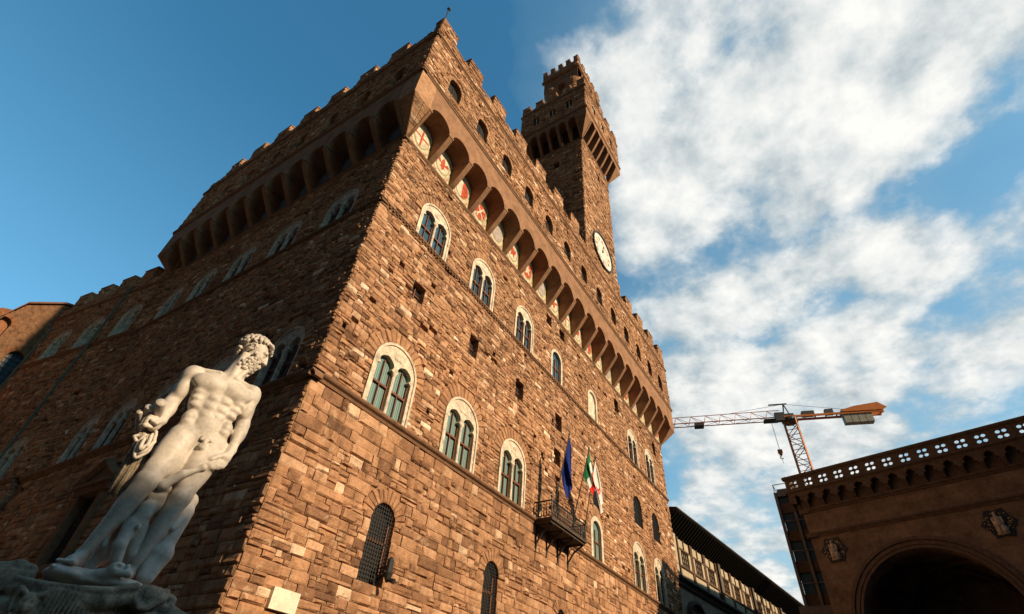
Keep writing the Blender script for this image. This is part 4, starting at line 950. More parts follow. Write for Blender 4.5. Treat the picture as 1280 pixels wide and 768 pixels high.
for s, z in ((0, 2.6), ): mb.bar(J.p(-.3, za, -.3), J.p(.2, za+z, 0), .14); mb.bar(J.p(.6, za, .3), J.p(.2, za+z, 0), .14)
mb.box(J, -.3, 2.3, za+2.45, za+2.6, -.1, .1)
mb.tube([J.p(.2, za+2.5, 0), J.p(-8, za+.9, 0)], .03, 4); mb.tube([J.p(.2, za+2.5, 0), J.p(9, zb_-.1, 0)], .03, 4)
mb.build('slewing_gear', m_cab, crane)
mb = MB(); mb.box(J, 12.4, 13.8, za-.5, za-.1, -.6, .6); mb.build('trolley', m_cab, crane); mb = MB(); mb.box(J, 1.6, 3.6, za-.35, za-.12, -.55, .55)
mb.build('trolley', m_cab, crane)
mb = MB()
for o in (-.25, .25): mb.tube([J.p(2.6, za-.3, o), J.p(2.6, za-5.0, o*.4)], .02, 4)
mb.tube([J.p(2.6, za-5.9, 0), J.p(2.6, za-7.1, 0)], .03, 4); mb.build('hoist_rope', m_cab, crane)
mb = MB(); mb.box(J, 2.3, 2.9, za-5.5, za-5.0, -.2, .2); mb.lathe(J.p(2.6, za-5.95, 0), [(.05, 0), (.22, .15), (.25, .35), (.12, .45)], 8)
hk = [J.p(2.6+.22*math.sin(t), za-6.2+.22*math.cos(t), 0) for t in np.linspace(0, 4.4, 9)]; mb.tube(hk, .06, 5); mb.build('hook_block', m_or, crane)
# ------------------------------------------------------------------ houses across the square (behind the viewer; they shade the square)
m_hp = mat('ochre_plaster', (.36, .26, .15), var=.3, vscale=1, rough=.95)
x = -70.0; k = 0; hlab = ['narrow ochre plastered house across the square', 'broad ochre town house across the square with three window rows', 'ochre house across the square with a taller roof', 'ochre corner house across the square', 'ochre house at the western end of the far row', 'ochre house at the eastern end of the far row']
while x < 42:
    wd = (15, 19, 13, 21, 17, 18, 16)[k % 7]; ht = 24.05+(.0, .5, -.3, .2, .4, -.2, .1)[k % 7]
    ho = empty('town_house', (x+wd/2, -45, 0), hlab[k % 6]+(' beyond its neighbour' if k > 5 else ''), 'building')
    f = Fr((x, -44.5, 0), (1, 0, 0), (0, 1, 0))
    mb = MB(); mb.box(f, 0, wd-.02, 0, ht-1.6, -14, 0); mb.build('wall', m_hp, ho)
    mb = MB(); mb.prism(f, [(.9, ht-1.6), (.9, ht-1.4), (-7, ht), (-14.5, ht-1.4), (-14.5, ht-1.6)], -.0, wd-.02); mb.build('roof', m_slate, ho)
    for r_ in range(5):
        for c_ in range(int(wd/3.2)):
            mb = MB(); g = MB(); s = 1.6+3.2*c_; z = 1.2+4.3*r_; g.box(f, s-.6, s+.6, z, z+2.2, .0, .03);
            for q in (-.74, .6): mb.box(f, s+q, s+q+.14, z, z+2.2, 0, .1)
            mb.box(f, s-.8, s+.8, z+2.2, z+2.4, 0, .14); mb.box(f, s-.8, s+.8, z-.16, z, 0, .16)
            g.build('pane', m_glass2, mb.build('window', m_pietra, ho))
    x += wd; k += 1
# the western side of the square
y = -30.0; k = 0
wl_ = ['tall ochre house closing the western side of the square', 'wide shuttered house on the western side of the square', 'plain ochre house on the western side, north of the wide one', 'northernmost ochre house on the western side of the square', 'far ochre house beyond the western side of the square']
while y < 75:
    wd = (22, 26, 19, 20, 18)[k % 5]; ht = (23, 21.5, 24, 22, 23)[k % 5]
    ho = empty('town_house', (-50, y+wd/2, 0), wl_[k % 5], 'building'); f = Fr((-50, y, 0), (0, 1, 0), (1, 0, 0))
    mb = MB(); mb.box(f, 0, wd-.02, 0, ht-1.6, -14, 0); mb.build('wall', m_hp, ho)
    mb = MB(); mb.prism(f, [(.9, ht-1.6), (.9, ht-1.4), (-7, ht+1), (-14.5, ht-1.4), (-14.5, ht-1.6)], 0, wd-.02); mb.build('roof', m_slate, ho)
    for r_ in range(5):
        for c_ in range(int(wd/3.2)):
            mb = MB(); g = MB(); s = 1.6+3.2*c_; z = 1.2+4.1*r_; g.box(f, s-.6, s+.6, z, z+2.2, .0, .03)
            for q in (-.74, .6): mb.box(f, s+q, s+q+.14, z, z+2.2, 0, .1)
            mb.box(f, s-.8, s+.8, z+2.2, z+2.4, 0, .14); mb.box(f, s-.8, s+.8, z-.16, z, 0, .16)
            g.build('pane', m_glass2, mb.build('window', m_pietra, ho))
    y += wd; k += 1
# ------------------------------------------------------------------ marble statue: carved as distance fields, skinned by surface nets
def surface_nets(sdf, lo, h):
    n = np.array(sdf.shape)-1; s = sdf < 0
    c = [(i, j, k) for i in (0, 1) for j in (0, 1) for k in (0, 1)]
    sl = lambda i, j, k: (slice(i, i+n[0]), slice(j, j+n[1]), slice(k, k+n[2]))
    cnt = sum(s[sl(*q)].astype(np.int8) for q in c); act = (cnt > 0) & (cnt < 8)
    idx = -np.ones(act.shape, np.int64); ii = np.argwhere(act); idx[act] = np.arange(len(ii))
    P = np.zeros((len(ii), 3)); W_ = np.zeros(len(ii))
    for a in c:
        for ax in range(3):
            if a[ax]: continue
            b = list(a); b[ax] = 1
            va = sdf[ii[:, 0]+a[0], ii[:, 1]+a[1], ii[:, 2]+a[2]]; vb = sdf[ii[:, 0]+b[0], ii[:, 1]+b[1], ii[:, 2]+b[2]]
            m = (va < 0) != (vb < 0); t = np.where(m, va/np.where(m, va-vb, 1), 0)
            p = np.tile(np.array(a, float), (len(ii), 1)); p[:, ax] += t
            P[m] += p[m]; W_[m] += 1
    P = (ii+P/W_[:, None])*h+np.array(lo)
    Q = []
    for ax in range(3):
        u, v = (ax+1) % 3, (ax+2) % 3
        a = [slice(1, -1)]*3; a[ax] = slice(0, -1); b = [slice(1, -1)]*3; b[ax] = slice(1, None)
        cr = s[tuple(a)] != s[tuple(b)]; e = np.argwhere(cr); off = np.ones(3, int); off[ax] = 0; e = e+off
        flip = s[e[:, 0], e[:, 1], e[:, 2]]
        def cell(du, dv): q = e.copy(); q[:, u] -= du; q[:, v] -= dv; return idx[q[:, 0], q[:, 1], q[:, 2]]
        f = np.stack([cell(1, 1), cell(0, 1), cell(0, 0), cell(1, 0)], 1); f[~flip] = f[~flip][:, ::-1]; Q.append(f)
    return P, np.concatenate(Q)
class Sculpt:
    def __init__(self, lo, hi, h):
        self.lo = np.array(lo, float); self.h = h; self.n = np.ceil((np.array(hi)-self.lo)/h).astype(int)+1
        self.d = np.full(self.n, 1.0, np.float32)
    def _reg(self, lo, hi, pad):
        a = np.clip(np.floor((np.array(lo)-pad-self.lo)/self.h).astype(int), 0, self.n); b = np.clip(np.ceil((np.array(hi)+pad-self.lo)/self.h).astype(int)+1, 0, self.n)
        sl = tuple(slice(i, j) for i, j in zip(a, b))
        g = [self.lo[i]+self.h*np.arange(a[i], b[i], dtype=np.float32) for i in range(3)]
        return sl, g[0][:, None, None], g[1][None, :, None], g[2][None, None, :]
    def _mix(self, sl, e, k, sub=False):
        d = self.d[sl]
        if sub: e = -e; hh = np.clip(.5-.5*(d-e)/k, 0, 1); self.d[sl] = d*(1-hh)+e*hh+k*hh*(1-hh)
        else: hh = np.clip(.5+.5*(e-d)/k, 0, 1); self.d[sl] = e*(1-hh)+d*hh-k*hh*(1-hh)
    def cone(self, a, b, ra, rb, k=.05, sub=False):
        a = np.array(a, float); b = np.array(b, float); r = max(ra, rb)
        sl, x, y, z = self._reg(np.minimum(a, b)-r, np.maximum(a, b)+r, k+.06)
        ab = b-a; L2 = ab@ab
        t = np.clip(((x-a[0])*ab[0]+(y-a[1])*ab[1]+(z-a[2])*ab[2])/L2, 0, 1)
        e = np.sqrt((x-a[0]-t*ab[0])**2+(y-a[1]-t*ab[1])**2+(z-a[2]-t*ab[2])**2)-(ra+(rb-ra)*t)
        self._mix(sl, e, k, sub)
    def ell(self, c, r, k=.05, rot=None, sub=False):
        c = np.array(c, float); r = np.array(r, float); R = max(r)
        sl, x, y, z = self._reg(c-R, c+R, k+.06)
        x, y, z = x-c[0], y-c[1], z-c[2]
        if rot is not None: A = np.array(rot); x, y, z = (A[0][0]*x+A[0][1]*y+A[0][2]*z, A[1][0]*x+A[1][1]*y+A[1][2]*z, A[2][0]*x+A[2][1]*y+A[2][2]*z)
        k0 = np.sqrt((x/r[0])**2+(y/r[1])**2+(z/r[2])**2); k1 = np.sqrt((x/r[0]**2)**2+(y/r[1]**2)**2+(z/r[2]**2)**2)
        self._mix(sl, k0*(k0-1)/np.maximum(k1, 1e-6), k, sub)
    def chain(self, pts, rs, k=.02):
        for i in range(len(pts)-1): self.cone(pts[i], pts[i+1], rs[i], rs[i+1], k)
    def mesh(self, name, mt, parent, xf, smooth=2):
        P, Q = surface_nets(self.d, self.lo, self.h)
        me = bpy.data.meshes.new(name); me.vertices.add(len(P)); me.loops.add(len(Q)*4); me.polygons.add(len(Q))
        V = np.array([xf.o.x, xf.o.y, 0])+P[:, :1]*np.array(xf.a)+P[:, 1:2]*np.array(xf.n)+P[:, 2:]*np.array((0, 0, 1.0))
        me.vertices.foreach_set('co', V.ravel()); me.loops.foreach_set('vertex_index', Q.ravel().astype(np.int32)); me.polygons.foreach_set('loop_start', np.arange(0, len(Q)*4, 4, dtype=np.int32))
        me.polygons.foreach_set('use_smooth', np.ones(len(Q), bool)); me.update(calc_edges=True); me.validate()
        bm = bmesh.new(); bm.from_mesh(me)
        for _ in range(smooth): bmesh.ops.smooth_vert(bm, verts=bm.verts, factor=.5, use_axis_x=True, use_axis_y=True, use_axis_z=True)
        bmesh.ops.recalc_face_normals(bm, faces=bm.faces); bm.to_mesh(me); bm.free(); me.polygons.foreach_set('use_smooth', [True]*len(me.polygons))
        me.materials.append(mt); o = bpy.data.objects.new(name, me); col.objects.link(o); o.parent = parent
        o.matrix_parent_inverse = Matrix.Translation(-Vector(parent.location)); return o
saz = rad(67.3); SV = Vector((math.cos(saz), math.sin(saz), 0)); SO = Vector((CAM.x, CAM.y, 0))+SV*9.14; SU = Vector((SV.y, -SV.x, 0))
SF = Fr(SO, SU, -SV)                                   # x right, o towards the viewer
m_stat = mat('carrara_marble', (.50, .43, .36), bump=.15, bscale=24, var=.26, vscale=3.2, rough=.55, spec=.35)
m_statd = mat('weathered_marble', (.25, .195, .135), bump=.5, bscale=22, var=.6, vscale=5, rough=.75)
statue = empty('marble_statue', (SO.x, SO.y, 3.1), 'white marble statue of a bearded nude man looking right, with small figures at his feet', 'statue')
B = Sculpt((-1.0, -.6, 3.0), (1.0, .75, 7.6), .0135)
# torso
B.ell((.045, -.03, 5.92), (.40, .26, .50), .05); B.ell((.03, -.03, 6.14), (.49, .24, .25), .10)
B.ell((.075, 0, 5.52), (.318, .215, .42), .08); B.ell((.085, -.01, 5.22), (.345, .24, .25), .08)
for sx, x, zz in ((-1, -.19, 6.10), (1, .27, 6.08)):
    B.ell((x, .16, zz), (.25, .12, .17), .05); B.ell((x-sx*.06, .185, zz-.02), (.14, .08, .11), .04)
    B.ell((x+sx*.045, .262, zz-.045), (.018, .016, .018), .012)
for x in (-.30, .38):       # serratus and flank
    for i in range(3): B.ell((x*(.93-.05*i)+.025, .12, 5.90-.115*i), (.09, .09, .055), .07)
for r_ in range(3):
    for sx in (-1, 1): B.ell((.085+sx*.088, .185-.012*r_, 5.86-.148*r_), (.092, .066, .070), .032)
B.ell((.095, .165, 5.40), (.17, .085, .16), .05); B.ell((.125, .245, 5.555), (.02, .03, .026), .015, sub=True)
for x, sx in ((-.205, -1), (.355, 1)): B.ell((x, .06, 5.47), (.105, .16, .13), .05); B.ell((x-.01*sx, .1, 5.37), (.10, .12, .07), .03)
for q in (((-.33, .20, 5.40), (-.14, .25, 5.22)), ((-.14, .25, 5.22), (.07, .27, 5.10)), ((.47, .18, 5.42), (.35, .25, 5.24)), ((.35, .25, 5.24), (.23, .27, 5.12))): B.cone(*q, .022, .018, .035, sub=True)
for x in (-.11, .26): B.ell((x, -.2, 5.10), (.19, .18, .22), .06)
B.cone((.08, -.1, 6.34), (-.36, -.06, 6.25), .13, .10, .09); B.cone((.08, -.1, 6.34), (.42, -.06, 6.27), .13, .10, .09)
B.cone((-.10, .16, 6.34), (-.40, .06, 6.33), .035, .03, .05); B.cone((.16, .17, 6.33), (.42, .07, 6.33), .035, .03, .05)
B.cone((.07, -.02, 6.28), (.17, .02, 6.80), .175, .15, .07); B.cone((.08, .14, 6.33), (.10, .12, 6.85), .04, .05, .04); B.cone((.16, .15, 6.34), (.30, .10, 6.70), .04, .05, .04)
B.cone((.075, .268, 6.2), (.085, .26, 5.72), .018, .014, .03, sub=True)
# arms
B.ell((-.475, 0, 6.185), (.155, .165, .20), .06); B.ell((.50, .01, 6.195), (.15, .165, .20), .06)
B.cone((-.47, -.02, 6.12), (-.545, -.03, 5.66), .130, .098, .05); B.ell((-.505, .05, 5.93), (.095, .095, .19), .04); B.ell((-.53, -.09, 5.93), (.10, .085, .2), .04)
B.cone((-.545, -.03, 5.66), (-.515, .16, 5.28), .108, .066, .05); B.ell((-.565, .03, 5.53), (.095, .095, .17), .05); B.ell((-.49, .06, 5.53), (.07, .08, .15), .04)
B.cone((.50, -.01, 6.12), (.575, -.05, 5.68), .130, .098, .05); B.ell((.525, .05, 5.93), (.095, .095, .19), .04); B.ell((.565, -.08, 5.93), (.09, .085, .2), .04)
B.cone((.575, -.05, 5.68), (.575, .10, 5.17), .105, .062, .05); B.ell((.60, .0, 5.52), (.085, .095, .18), .05); B.ell((.545, .02, 5.5), (.07, .08, .16), .04)
# right hand gripping the batons
RH = np.array((-.575, .20, 5.17)); B.ell(RH, (.085, .075, .115), .04); B.cone((-.525, .16, 5.26), RH, .066, .08, .04)
for i in range(4):
    z = 5.245-.052*i; B.chain([(-.60, .27, z), (-.68, .30, z-.01), (-.725, .24, z-.015), (-.70, .17, z-.02)], [.034, .031, .028, .024], .012)
B.chain([(-.53, .25, 5.22), (-.56, .32, 5.15), (-.63, .345, 5.16)], [.042, .034, .027], .015)
# left hand, hanging, fingers half closed
B.cone((.575, .10, 5.17), (.545, .15, 5.02), .066, .07, .04); B.ell((.53, .16, 4.99), (.075, .06, .11), .035)
for i, (ln, dx) in enumerate(((.20, .045), (.23, .0), (.22, -.045), (.18, -.085))):
    a = np.array((.53+dx*.9, .17+.012*i, 4.92)); d1 = np.array((-.25, .35, -.8)); d2 = np.array((-.75, .1, -.55)); d3 = np.array((-.7, -.6, .1))
    p1 = a+d1*ln*.45; p2 = p1+d2*ln*.42; p3 = p2+d3*ln*.35; B.chain([a, p1, p2, p3], [.034, .031, .028, .023], .012)
B.chain([(.50, .19, 5.03), (.42, .24, 4.96), (.36, .26, 4.90)], [.042, .034, .026], .015)
# right leg, bent and stepping forward
B.cone((-.13, .0, 5.16), (-.285, .25, 4.38), .245, .148, .07); B.ell((-.19, .14, 4.88), (.195, .175, .36), .07); B.ell((-.10, .07, 4.80), (.15, .17, .34), .06); B.ell((-.20, .24, 4.55), (.075, .07, .12), .04); B.ell((-.345, .22, 4.55), (.07, .08, .13), .04)
B.ell((-.295, .33, 4.36), (.085, .07, .095), .035)
B.cone((-.295, .24, 4.34), (-.535, .07, 3.36), .150, .072, .06); B.ell((-.355, .08, 4.02), (.115, .135, .28), .06); B.ell((-.425, .11, 4.02), (.085, .11, .24), .05); B.cone((-.31, .31, 4.25), (-.53, .13, 3.42), .055, .04, .05)
B.ell((-.495, .05, 3.37), (.04, .045, .045), .02); B.ell((-.585, .07, 3.38), (.04, .045, .045), .02)
B.cone((-.535, .02, 3.28), (-.60, .28, 3.21), .078, .062, .04); B.cone((-.54, .1, 3.34), (-.6, .28, 3.24), .065, .055, .04)
for i in range(5): x = -.525-.043*i; B.cone((x-.02, .30, 3.215), (x-.04, .39-.012*i, 3.20), .03-.002*i, .025-.002*i if i else .032, .012)
# left leg, carrying the weight
B.cone((.27, -.01, 5.16), (.215, .10, 4.32), .235, .140, .07); B.ell((.29, .09, 4.86), (.17, .16, .36), .07); B.ell((.19, .10, 4.82), (.14, .15, .34), .06); B.ell((.15, .16, 4.52), (.07, .065, .12), .04); B.ell((.285, .14, 4.52), (.065, .07, .13), .04)
B.ell((.21, .19, 4.30), (.078, .065, .09), .035)
B.cone((.205, .09, 4.28), (.065, -.03, 3.36), .142, .070, .06); B.ell((.20, -.02, 3.98), (.09, .11, .26), .06); B.ell((.12, .0, 3.98), (.085, .105, .24), .05); B.cone((.20, .16, 4.2), (.07, .03, 3.42), .05, .038, .05)
B.cone((.065, -.05, 3.27), (.03, .22, 3.20), .076, .06, .04)
for i in range(5): x = .085-.043*i; B.cone((x, .24, 3.21), (x-.01, .33-.012*i, 3.195), .03-.002*i, .026-.002*i, .012)
# groin
B.ell((.155, .235, 5.045), (.062, .055, .062), .02); B.ell((.165, .265, 5.095), (.034, .04, .062), .012)
for i in range(16): B.ell((.155+.085*math.cos(i*2.4)*math.sqrt(i/16), .245, 5.165+.045*math.sin(i*2.4)*math.sqrt(i/16)), (.022, .02, .02), .008)
# head: profile to the right, looking slightly down
HC = np.array((.225, .03, 7.02)); f1 = np.array((.925, .18, -.33)); f1 /= np.linalg.norm(f1); f2 = np.cross((0.32, 0, .95), f1); f2 /= np.linalg.norm(f2); f3 = np.cross(f1, f2); HR = np.stack([f1, f2, f3])
HP = lambda x, y, z: HC+f1*x+f2*y+f3*z
def hell(p, r, k=.03, sub=False): B.ell(HP(*p), r, k, HR, sub)
hell((-.03, 0, .06), (.245, .19, .215), .05); hell((.10, 0, -.08), (.145, .135, .21), .05); hell((.12, 0, -.2), (.12, .11, .10), .05)
B.cone(HP(.205, -.10, .035), HP(.205, .10, .035), .042, .042, .03)
for sy in (-1, 1): hell((.245, sy*.072, -.015), (.045, .042, .035), .02, True); hell((.205, sy*.072, -.018), (.036, .038, .030), .008); hell((.165, sy*.095, -.085), (.055, .045, .05), .03)
B.cone(HP(.238, 0, .03), HP(.30, 0, -.095), .028, .038, .02)
for sy in (-1, 1): hell((.275, sy*.032, -.105), (.03, .022, .022), .012)
B.cone(HP(.235, -.045, -.165), HP(.235, .045, -.165), .020, .020, .012); B.cone(HP(.228, -.04, -.20), HP(.228, .04, -.20), .022, .022, .012)
for sy in (-1, 1):
    for t in np.linspace(.2, 5.2, 9): hell((-.035-.05*math.cos(t), sy*.195, -.03+.068*math.sin(t)), (.018, .02, .018), .01)
    hell((-.02, sy*.185, -.085), (.025, .02, .025), .012)
B.mesh('body', m_stat, statue, SF, 1)
# locks of hair and beard
GI = None
def locks(name, spots, rr, seed, flow=None):
    R = random.Random(seed); m = MB()
    for p, nrm, rad_ in spots:
        p = Vector(p); nrm = Vector(nrm).normalized()
        a = Vector(flow) if flow is not None else Vector(f1*.5-f3*.6+f2*R.uniform(-.9, .9))*R.choice((1, 1, -1))
        a = (a-nrm*a.dot(nrm)).normalized(); a.rotate(Matrix.Rotation(R.uniform(-.5, .5), 3, nrm)); b = nrm.cross(a)
        q = []; n = 11; ph = R.uniform(0, 6.28); L_ = rad_*2.7; sg = R.choice((-1, 1))
        for i in range(n):
            t = i/(n-1); c = max(0, t-.55)/.45        # a wave that ends in a small hook
            q.append(p+a*(L_*(t-.45)-c*c*rad_*.9)+b*(rad_*.42*math.sin(ph+t*4.6)+sg*c*rad_*.8)+nrm*(.006+.030*math.sin(t*3.14)-.02*abs(t-.5)))
        P = [SF.p(v.x, v.z, v.y) for v in q]; m.tube(P, [rr*(.5+.75*math.sin(.25+2.65*i/(n-1))) for i in range(n)], 8)
    return m
sp = []; R = random.Random(5)
for i in range(105):
    ph = i*2.39996; zz = -.35+1.35*(i+.5)/105; rr = math.sqrt(max(0, 1-min(1, zz)**2)); x, y, z = rr*math.cos(ph), rr*math.sin(ph), min(1, zz)
    if x > .35 and z < .58: continue
    if abs(y) > .55 and -.35 < z < .12 and -.45 < x < .4: continue
    q = HP(-.03+.25*x, .198*y, .06+.222*z); n_ = f1*x/.25+f2*y/.198+f3*z/.222; sp.append((q, n_, R.uniform(.042, .066)))
for k in range(14):      # forward curls over the brow
    y = -.14+.28*k/13; q = HP(.17+.02*R.random(), y, .165+.03*R.random()); sp.append((q, f1*.6+f3, R.uniform(.035, .048)))
for k in range(10): q = HP(-.2+.02*R.random(), -.12+.24*k/9, -.1-.06*R.random()); sp.append((q, -f1+f3*-.2, .045))
hm = locks('hair', sp, .025, 2)
hm.build('hair', m_stat, statue, True)
sp = []
for i in range(85):
    u = R.uniform(-1, 1); v = R.random()            # from ear to ear, down to the chin
    ang = u*1.75; w = 0
    x = .065+(.19-.04*v)*math.cos(ang*.95); y = .165*(1-.30*v)*math.sin(ang*.9); z = -.11-.33*v
    if abs(ang) < .35 and v < .28: continue
    q = HP(x-.02*v, y, z); n_ = f1*math.cos(ang)+f2*math.sin(ang)-f3*.25*v; sp.append((q, n_, R.uniform(.034, .052)))
bm_ = locks('beard', sp, .021, 3, -f3+f1*.1)
core_ = [HP(.10, 0, -.2), HP(.09, 0, -.30), HP(.07, 0, -.40)]
bm_.tube([SF.p(*(p[0], p[2], p[1])) for p in core_], [.15, .135, .07], 12)
for sy in (-1, 1):
    bm_.tube([SF.p(p[0], p[2], p[1]) for p in (HP(.255, .005*sy, -.135), HP(.245, .05*sy, -.15), HP(.2, .09*sy, -.2))], [.016, .022, .012], 7)
bm_.build('beard', m_stat, statue, True)
# batons, scrolled ribbon and torch in the right hand
def sp3(*p): return SF.p(p[0], p[2], p[1])
mb = MB()
for p0, p1, r_ in (((-.60, .02, 5.22), (-.635, .50, 5.40), .072), ((-.70, .0, 5.16), (-.755, .38, 5.33), .05), ((-.74, -.02, 5.08), (-.83, .32, 5.24), .042)):
    v0, v1 = Vector(p0), Vector(p1); d_ = (v1-v0).normalized()
    mb.tube([sp3(*v0), sp3(*(v1-d_*.02)), sp3(*v1)], [r_*.85, r_, r_*.94], 16)
mb.build('baton', m_stat, statue, True)
mb = MB(); mb.tube([sp3(-.62, .16, 5.0), sp3(-.60, .1, 4.75), sp3(-.58, .05, 4.5), sp3(-.57, .0, 4.15)], [.085, .07, .075, .085], 12)
for i in range(7): a = i*.9; mb.tube([sp3(-.62+.07*math.cos(a), .16+.07*math.sin(a), 5.0), sp3(-.58+.085*math.cos(a+.5), .05+.085*math.sin(a+.5), 4.55), sp3(-.57+.09*math.cos(a+.8), .09*math.sin(a+.8), 4.15)], .022, 6)
mb.build('torch', m_statd, statue, True)
mb = MB()
for k, (x, y, r0) in enumerate(((-.545, .25, .13), (-.56, .22, .095), (-.55, .28, .06))):
    q = [sp3(x+r0*.62*math.sin(t), y+.02*k, 4.84+r0*1.6*math.cos(t)+.03*math.sin(3*t)) for t in np.linspace(.3, 5.6, 22)]; mb.tube(q, .026, 7)
mb.tube([sp3(-.50, .24, 5.02), sp3(-.46, .27, 4.9), sp3(-.50, .27, 4.74), sp3(-.57, .26, 4.66)], [.02, .03, .03, .02], 7); mb.tube([sp3(-.68, .22, 4.94), sp3(-.73, .25, 4.9), sp3(-.66, .27, 4.83)], [.03, .022, .03], 7)
mb.build('ribbon', m_stat, statue, True)
# the small figures between and behind the legs
A = Sculpt((-.75, -.65, 3.0), (.65, .6, 4.95), .015)
A.ell((-.07, .02, 4.22), (.14, .12, .19), .05); A.cone((-.08, .04, 4.2), (-.15, .10, 3.86), .125, .115, .05); A.ell((-.12, .17, 4.0), (.10, .07, .14), .05); A.ell((-.11, .14, 4.25), (.13, .07, .09), .04); A.ell((-.16, .09, 3.83), (.125, .12, .12), .05); A.ell((.0, -.02, 4.52), (.12, .12, .14), .04)
A.cone((-.2, .13, 3.78), (-.20, .2, 3.52), .10, .075, .05); A.cone((-.20, .2, 3.52), (-.11, .16, 3.25), .085, .05, .04); A.ell((-.18, .14, 3.42), (.075, .08, .12), .04); A.cone((-.11, .16, 3.24), (-.09, .3, 3.2), .05, .04, .03)
A.cone((-.1, .05, 3.8), (-.02, .0, 3.5), .12, .08, .05); A.cone((-.02, 0, 3.5), (-.0, -.12, 3.24), .08, .05, .04); A.ell((-.10, .235, 3.77), (.03, .03, .045), .015)
A.chain([(-.02, .12, 4.36), (-.08, .26, 4.36), (.08, .28, 4.56), (.25, .25, 4.70)], [.075, .07, .06, .04], .03)
A.chain([(.25, .25, 4.70), (.30, .26, 4.74)], [.045, .06], .02)
A.ell((.31, -.12, 3.60), (.16, .15, .14), .04); A.ell((.22, -.12, 3.6), (.12, .14, .13), .03); A.cone((.30, -.14, 3.7), (.33, -.16, 4.2), .13, .15, .06); A.cone((.33, -.1, 3.52), (.30, -.02, 3.25), .115, .075, .05); A.cone((.23, -.1, 3.52), (.22, .0, 3.25), .11, .07, .05); A.ell((.36, -.18, 4.36), (.11, .11, .13), .04); A.cone((.38, -.1, 4.15), (.28, .04, 3.9), .06, .05, .03)
A.ell((-.33, -.18, 3.6), (.14, .14, .3), .05); A.cone((-.33, -.16, 3.8), (-.25, -.2, 4.1), .13, .12, .05); A.cone((-.36, -.12, 3.45), (-.4, -.08, 3.2), .09, .06, .04); A.chain([(-.38, -.02, 3.75), (-.40, .06, 3.6), (-.36, .08, 3.5)], [.05, .04, .035], .03)
A.mesh('satyr_group', m_stat, statue, SF, 1)
K = Sculpt((-1.0, -.7, 2.95), (.7, .75, 3.5), .016)      # rock, shell and fish under the feet
K.ell((-.58, .16, 3.08), (.24, .3, .10), .05); K.ell((.06, .08, 3.07), (.32, .36, .11), .05); K.ell((-.3, -.1, 3.06), (.5, .45, .1), .06)
K.cone((-.34, .28, 3.12), (-.08, .36, 3.18), .06, .075, .05); K.ell((-.09, .37, 3.22), (.10, .085, .085), .04); K.cone((-.07, .42, 3.17), (.05, .45, 3.18), .035, .045, .02); K.ell((.01, .42, 3.25), (.035, .04, .045), .015); K.ell((-.09, .45, 3.24), (.03, .03, .025), .01, sub=True)
for i in range(9): K.cone((-.74+.05*i, .40-.01*i, 3.12), (-.70+.05*i, .2, 3.17), .025, .03, .02)
K.mesh('carved_rock', m_stat, statue, SF, 0)
# ---- the shell-shaped car it stands on, on a stone pier
car = empty('fountain_pedestal', (SO.x, SO.y, 0), 'dark weathered shell shaped fountain pedestal with a curled volute under the statue', 'pedestal')
K = Sculpt((-1.75, -1.0, 1.9), (1.45, 1.05, 3.45), .0155)
K.ell((-.38, 0, 2.62), (.92, .60, .26), .05); K.cone((-.95, 0, 2.84), (.25, 0, 2.84), .16, .2, .05)
K.chain([(-.98, .30, 2.94), (-.75, .50, 2.90), (-.40, .60, 2.90), (-.05, .58, 2.95), (.20, .46, 3.06)], [.042, .045, .045, .045, .05], .015)      # the lip
K.chain([(-1.0, .26, 2.85), (-.75, .44, 2.80), (-.40, .54, 2.80), (-.05, .53, 2.84), (.20, .42, 2.94)], [.07, .09, .09, .09, .08], .04)
for i in range(26): t = i/25; K.cone((-.95+1.1*t, .30+.32*math.sin(3.1*t), 2.62), (-.95+1.1*t, .36+.27*math.sin(3.1*t), 2.86), .016, .024, .012)  # flutes
K.chain([(-1.05, .40, 2.56), (-.5, .66, 2.50), (.0, .64, 2.50), (.35, .5, 2.54)], [.05, .055, .055, .05], .015); K.chain([(-1.05, .40, 2.43), (-.5, .68, 2.37), (.0, .66, 2.37), (.35, .5, 2.42)], [.07]*4, .015)
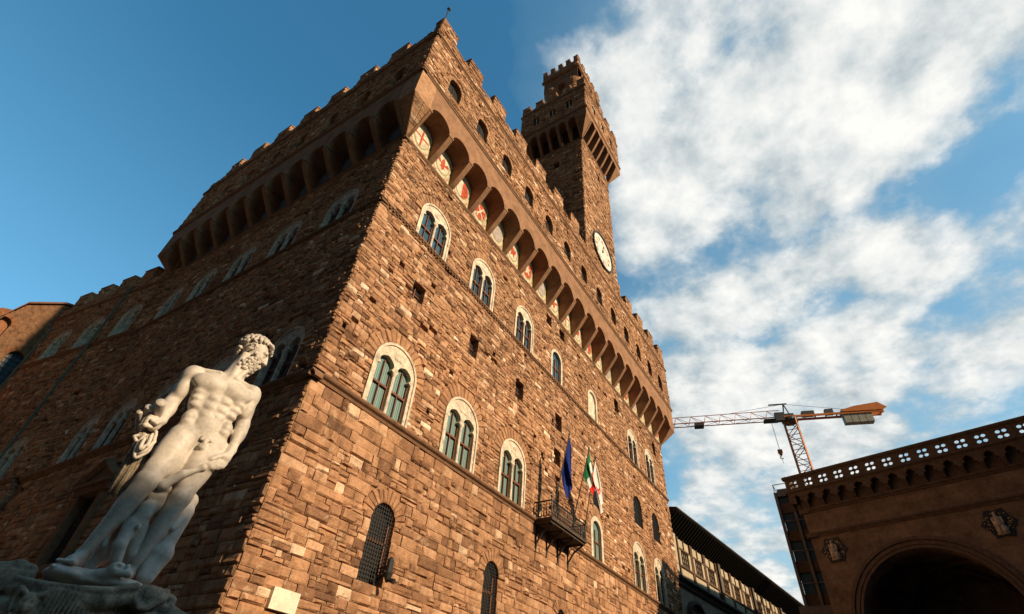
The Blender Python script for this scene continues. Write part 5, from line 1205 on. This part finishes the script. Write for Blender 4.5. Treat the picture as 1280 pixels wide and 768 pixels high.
K.chain([(-1.42, .05, 2.3), (-1.42, .08, 2.55), (-1.36, .1, 2.78), (-1.22, .12, 2.97), (-1.06, .15, 3.06), (-.94, .2, 3.05), (-.90, .24, 2.97), (-.96, .26, 2.92)], [.24, .21, .18, .14, .105, .08, .06, .05], .02)   # volute
for i in range(6): a_ = i/5; K.chain([(-1.56+.09*i, .22, 2.4), (-1.48+.07*i, .26, 2.7), (-1.30+.05*i, .27, 2.93), (-1.12+.04*i, .27, 3.03)], [.03, .028, .024, .018], .012)
K.ell((.38, .22, 2.98), (.24, .26, .17), .03)
for i in range(8): t = -1.2+2.4*i/7; K.chain([(.38+.05*math.sin(t), .50, 2.84), (.38+.20*math.sin(t), .42, 2.98), (.38+.22*math.sin(t), .24, 3.12)], [.02, .034, .026], .012)   # ribbed shell
K.chain([(.56, .28, 3.06), (.66, .3, 3.0), (.68, .34, 2.9)], [.05, .065, .05], .015); K.chain([(.55, .3, 2.86), (.72, .36, 2.84), (.88, .42, 2.80)], [.13, .10, .085], .03); K.ell((.90, .43, 2.80), (.05, .06, .05), .01, sub=True)
K.ell((.50, .36, 2.70), (.2, .18, .14), .04)
K.ell((-.74, .56, 2.66), (.10, .11, .15), .02); K.ell((-.74, .66, 2.64), (.03, .04, .05), .012)      # mask
for sx in (-1, 1): K.ell((-.74+.045*sx, .655, 2.70), (.025, .02, .018), .006, sub=True); K.chain([(-.74+.06*sx, .6, 2.78), (-.74+.13*sx, .58, 2.82), (-.74+.15*sx, .56, 2.72), (-.74+.12*sx, .58, 2.6)], [.03, .035, .03, .02], .01)
for i in range(7): K.ell((-.74+.03*(i-3), .64, 2.54-.02*(i % 3)), (.022, .03, .05), .008)
for i in range(8): K.ell((-.45+.10*i, .68-.012*i*i*.2, 2.44+.03*math.sin(i*2)), (.05, .05, .045), .015)
K.mesh('shell_car', m_statd, car, SF, 0)
mb = MB(); c = (SO.x, SO.y, 0)
mb.lathe(c, [(3.4, 0), (3.4, .5), (3.2, .6), (1.6, .62), (1.45, .8), (1.2, .9), (1.1, 1.2), (1.05, 1.9), (1.2, 2.05), (1.25, 2.2), (1.0, 2.3), (.7, 2.5)], 8); mb.build('pier', m_statd, car)
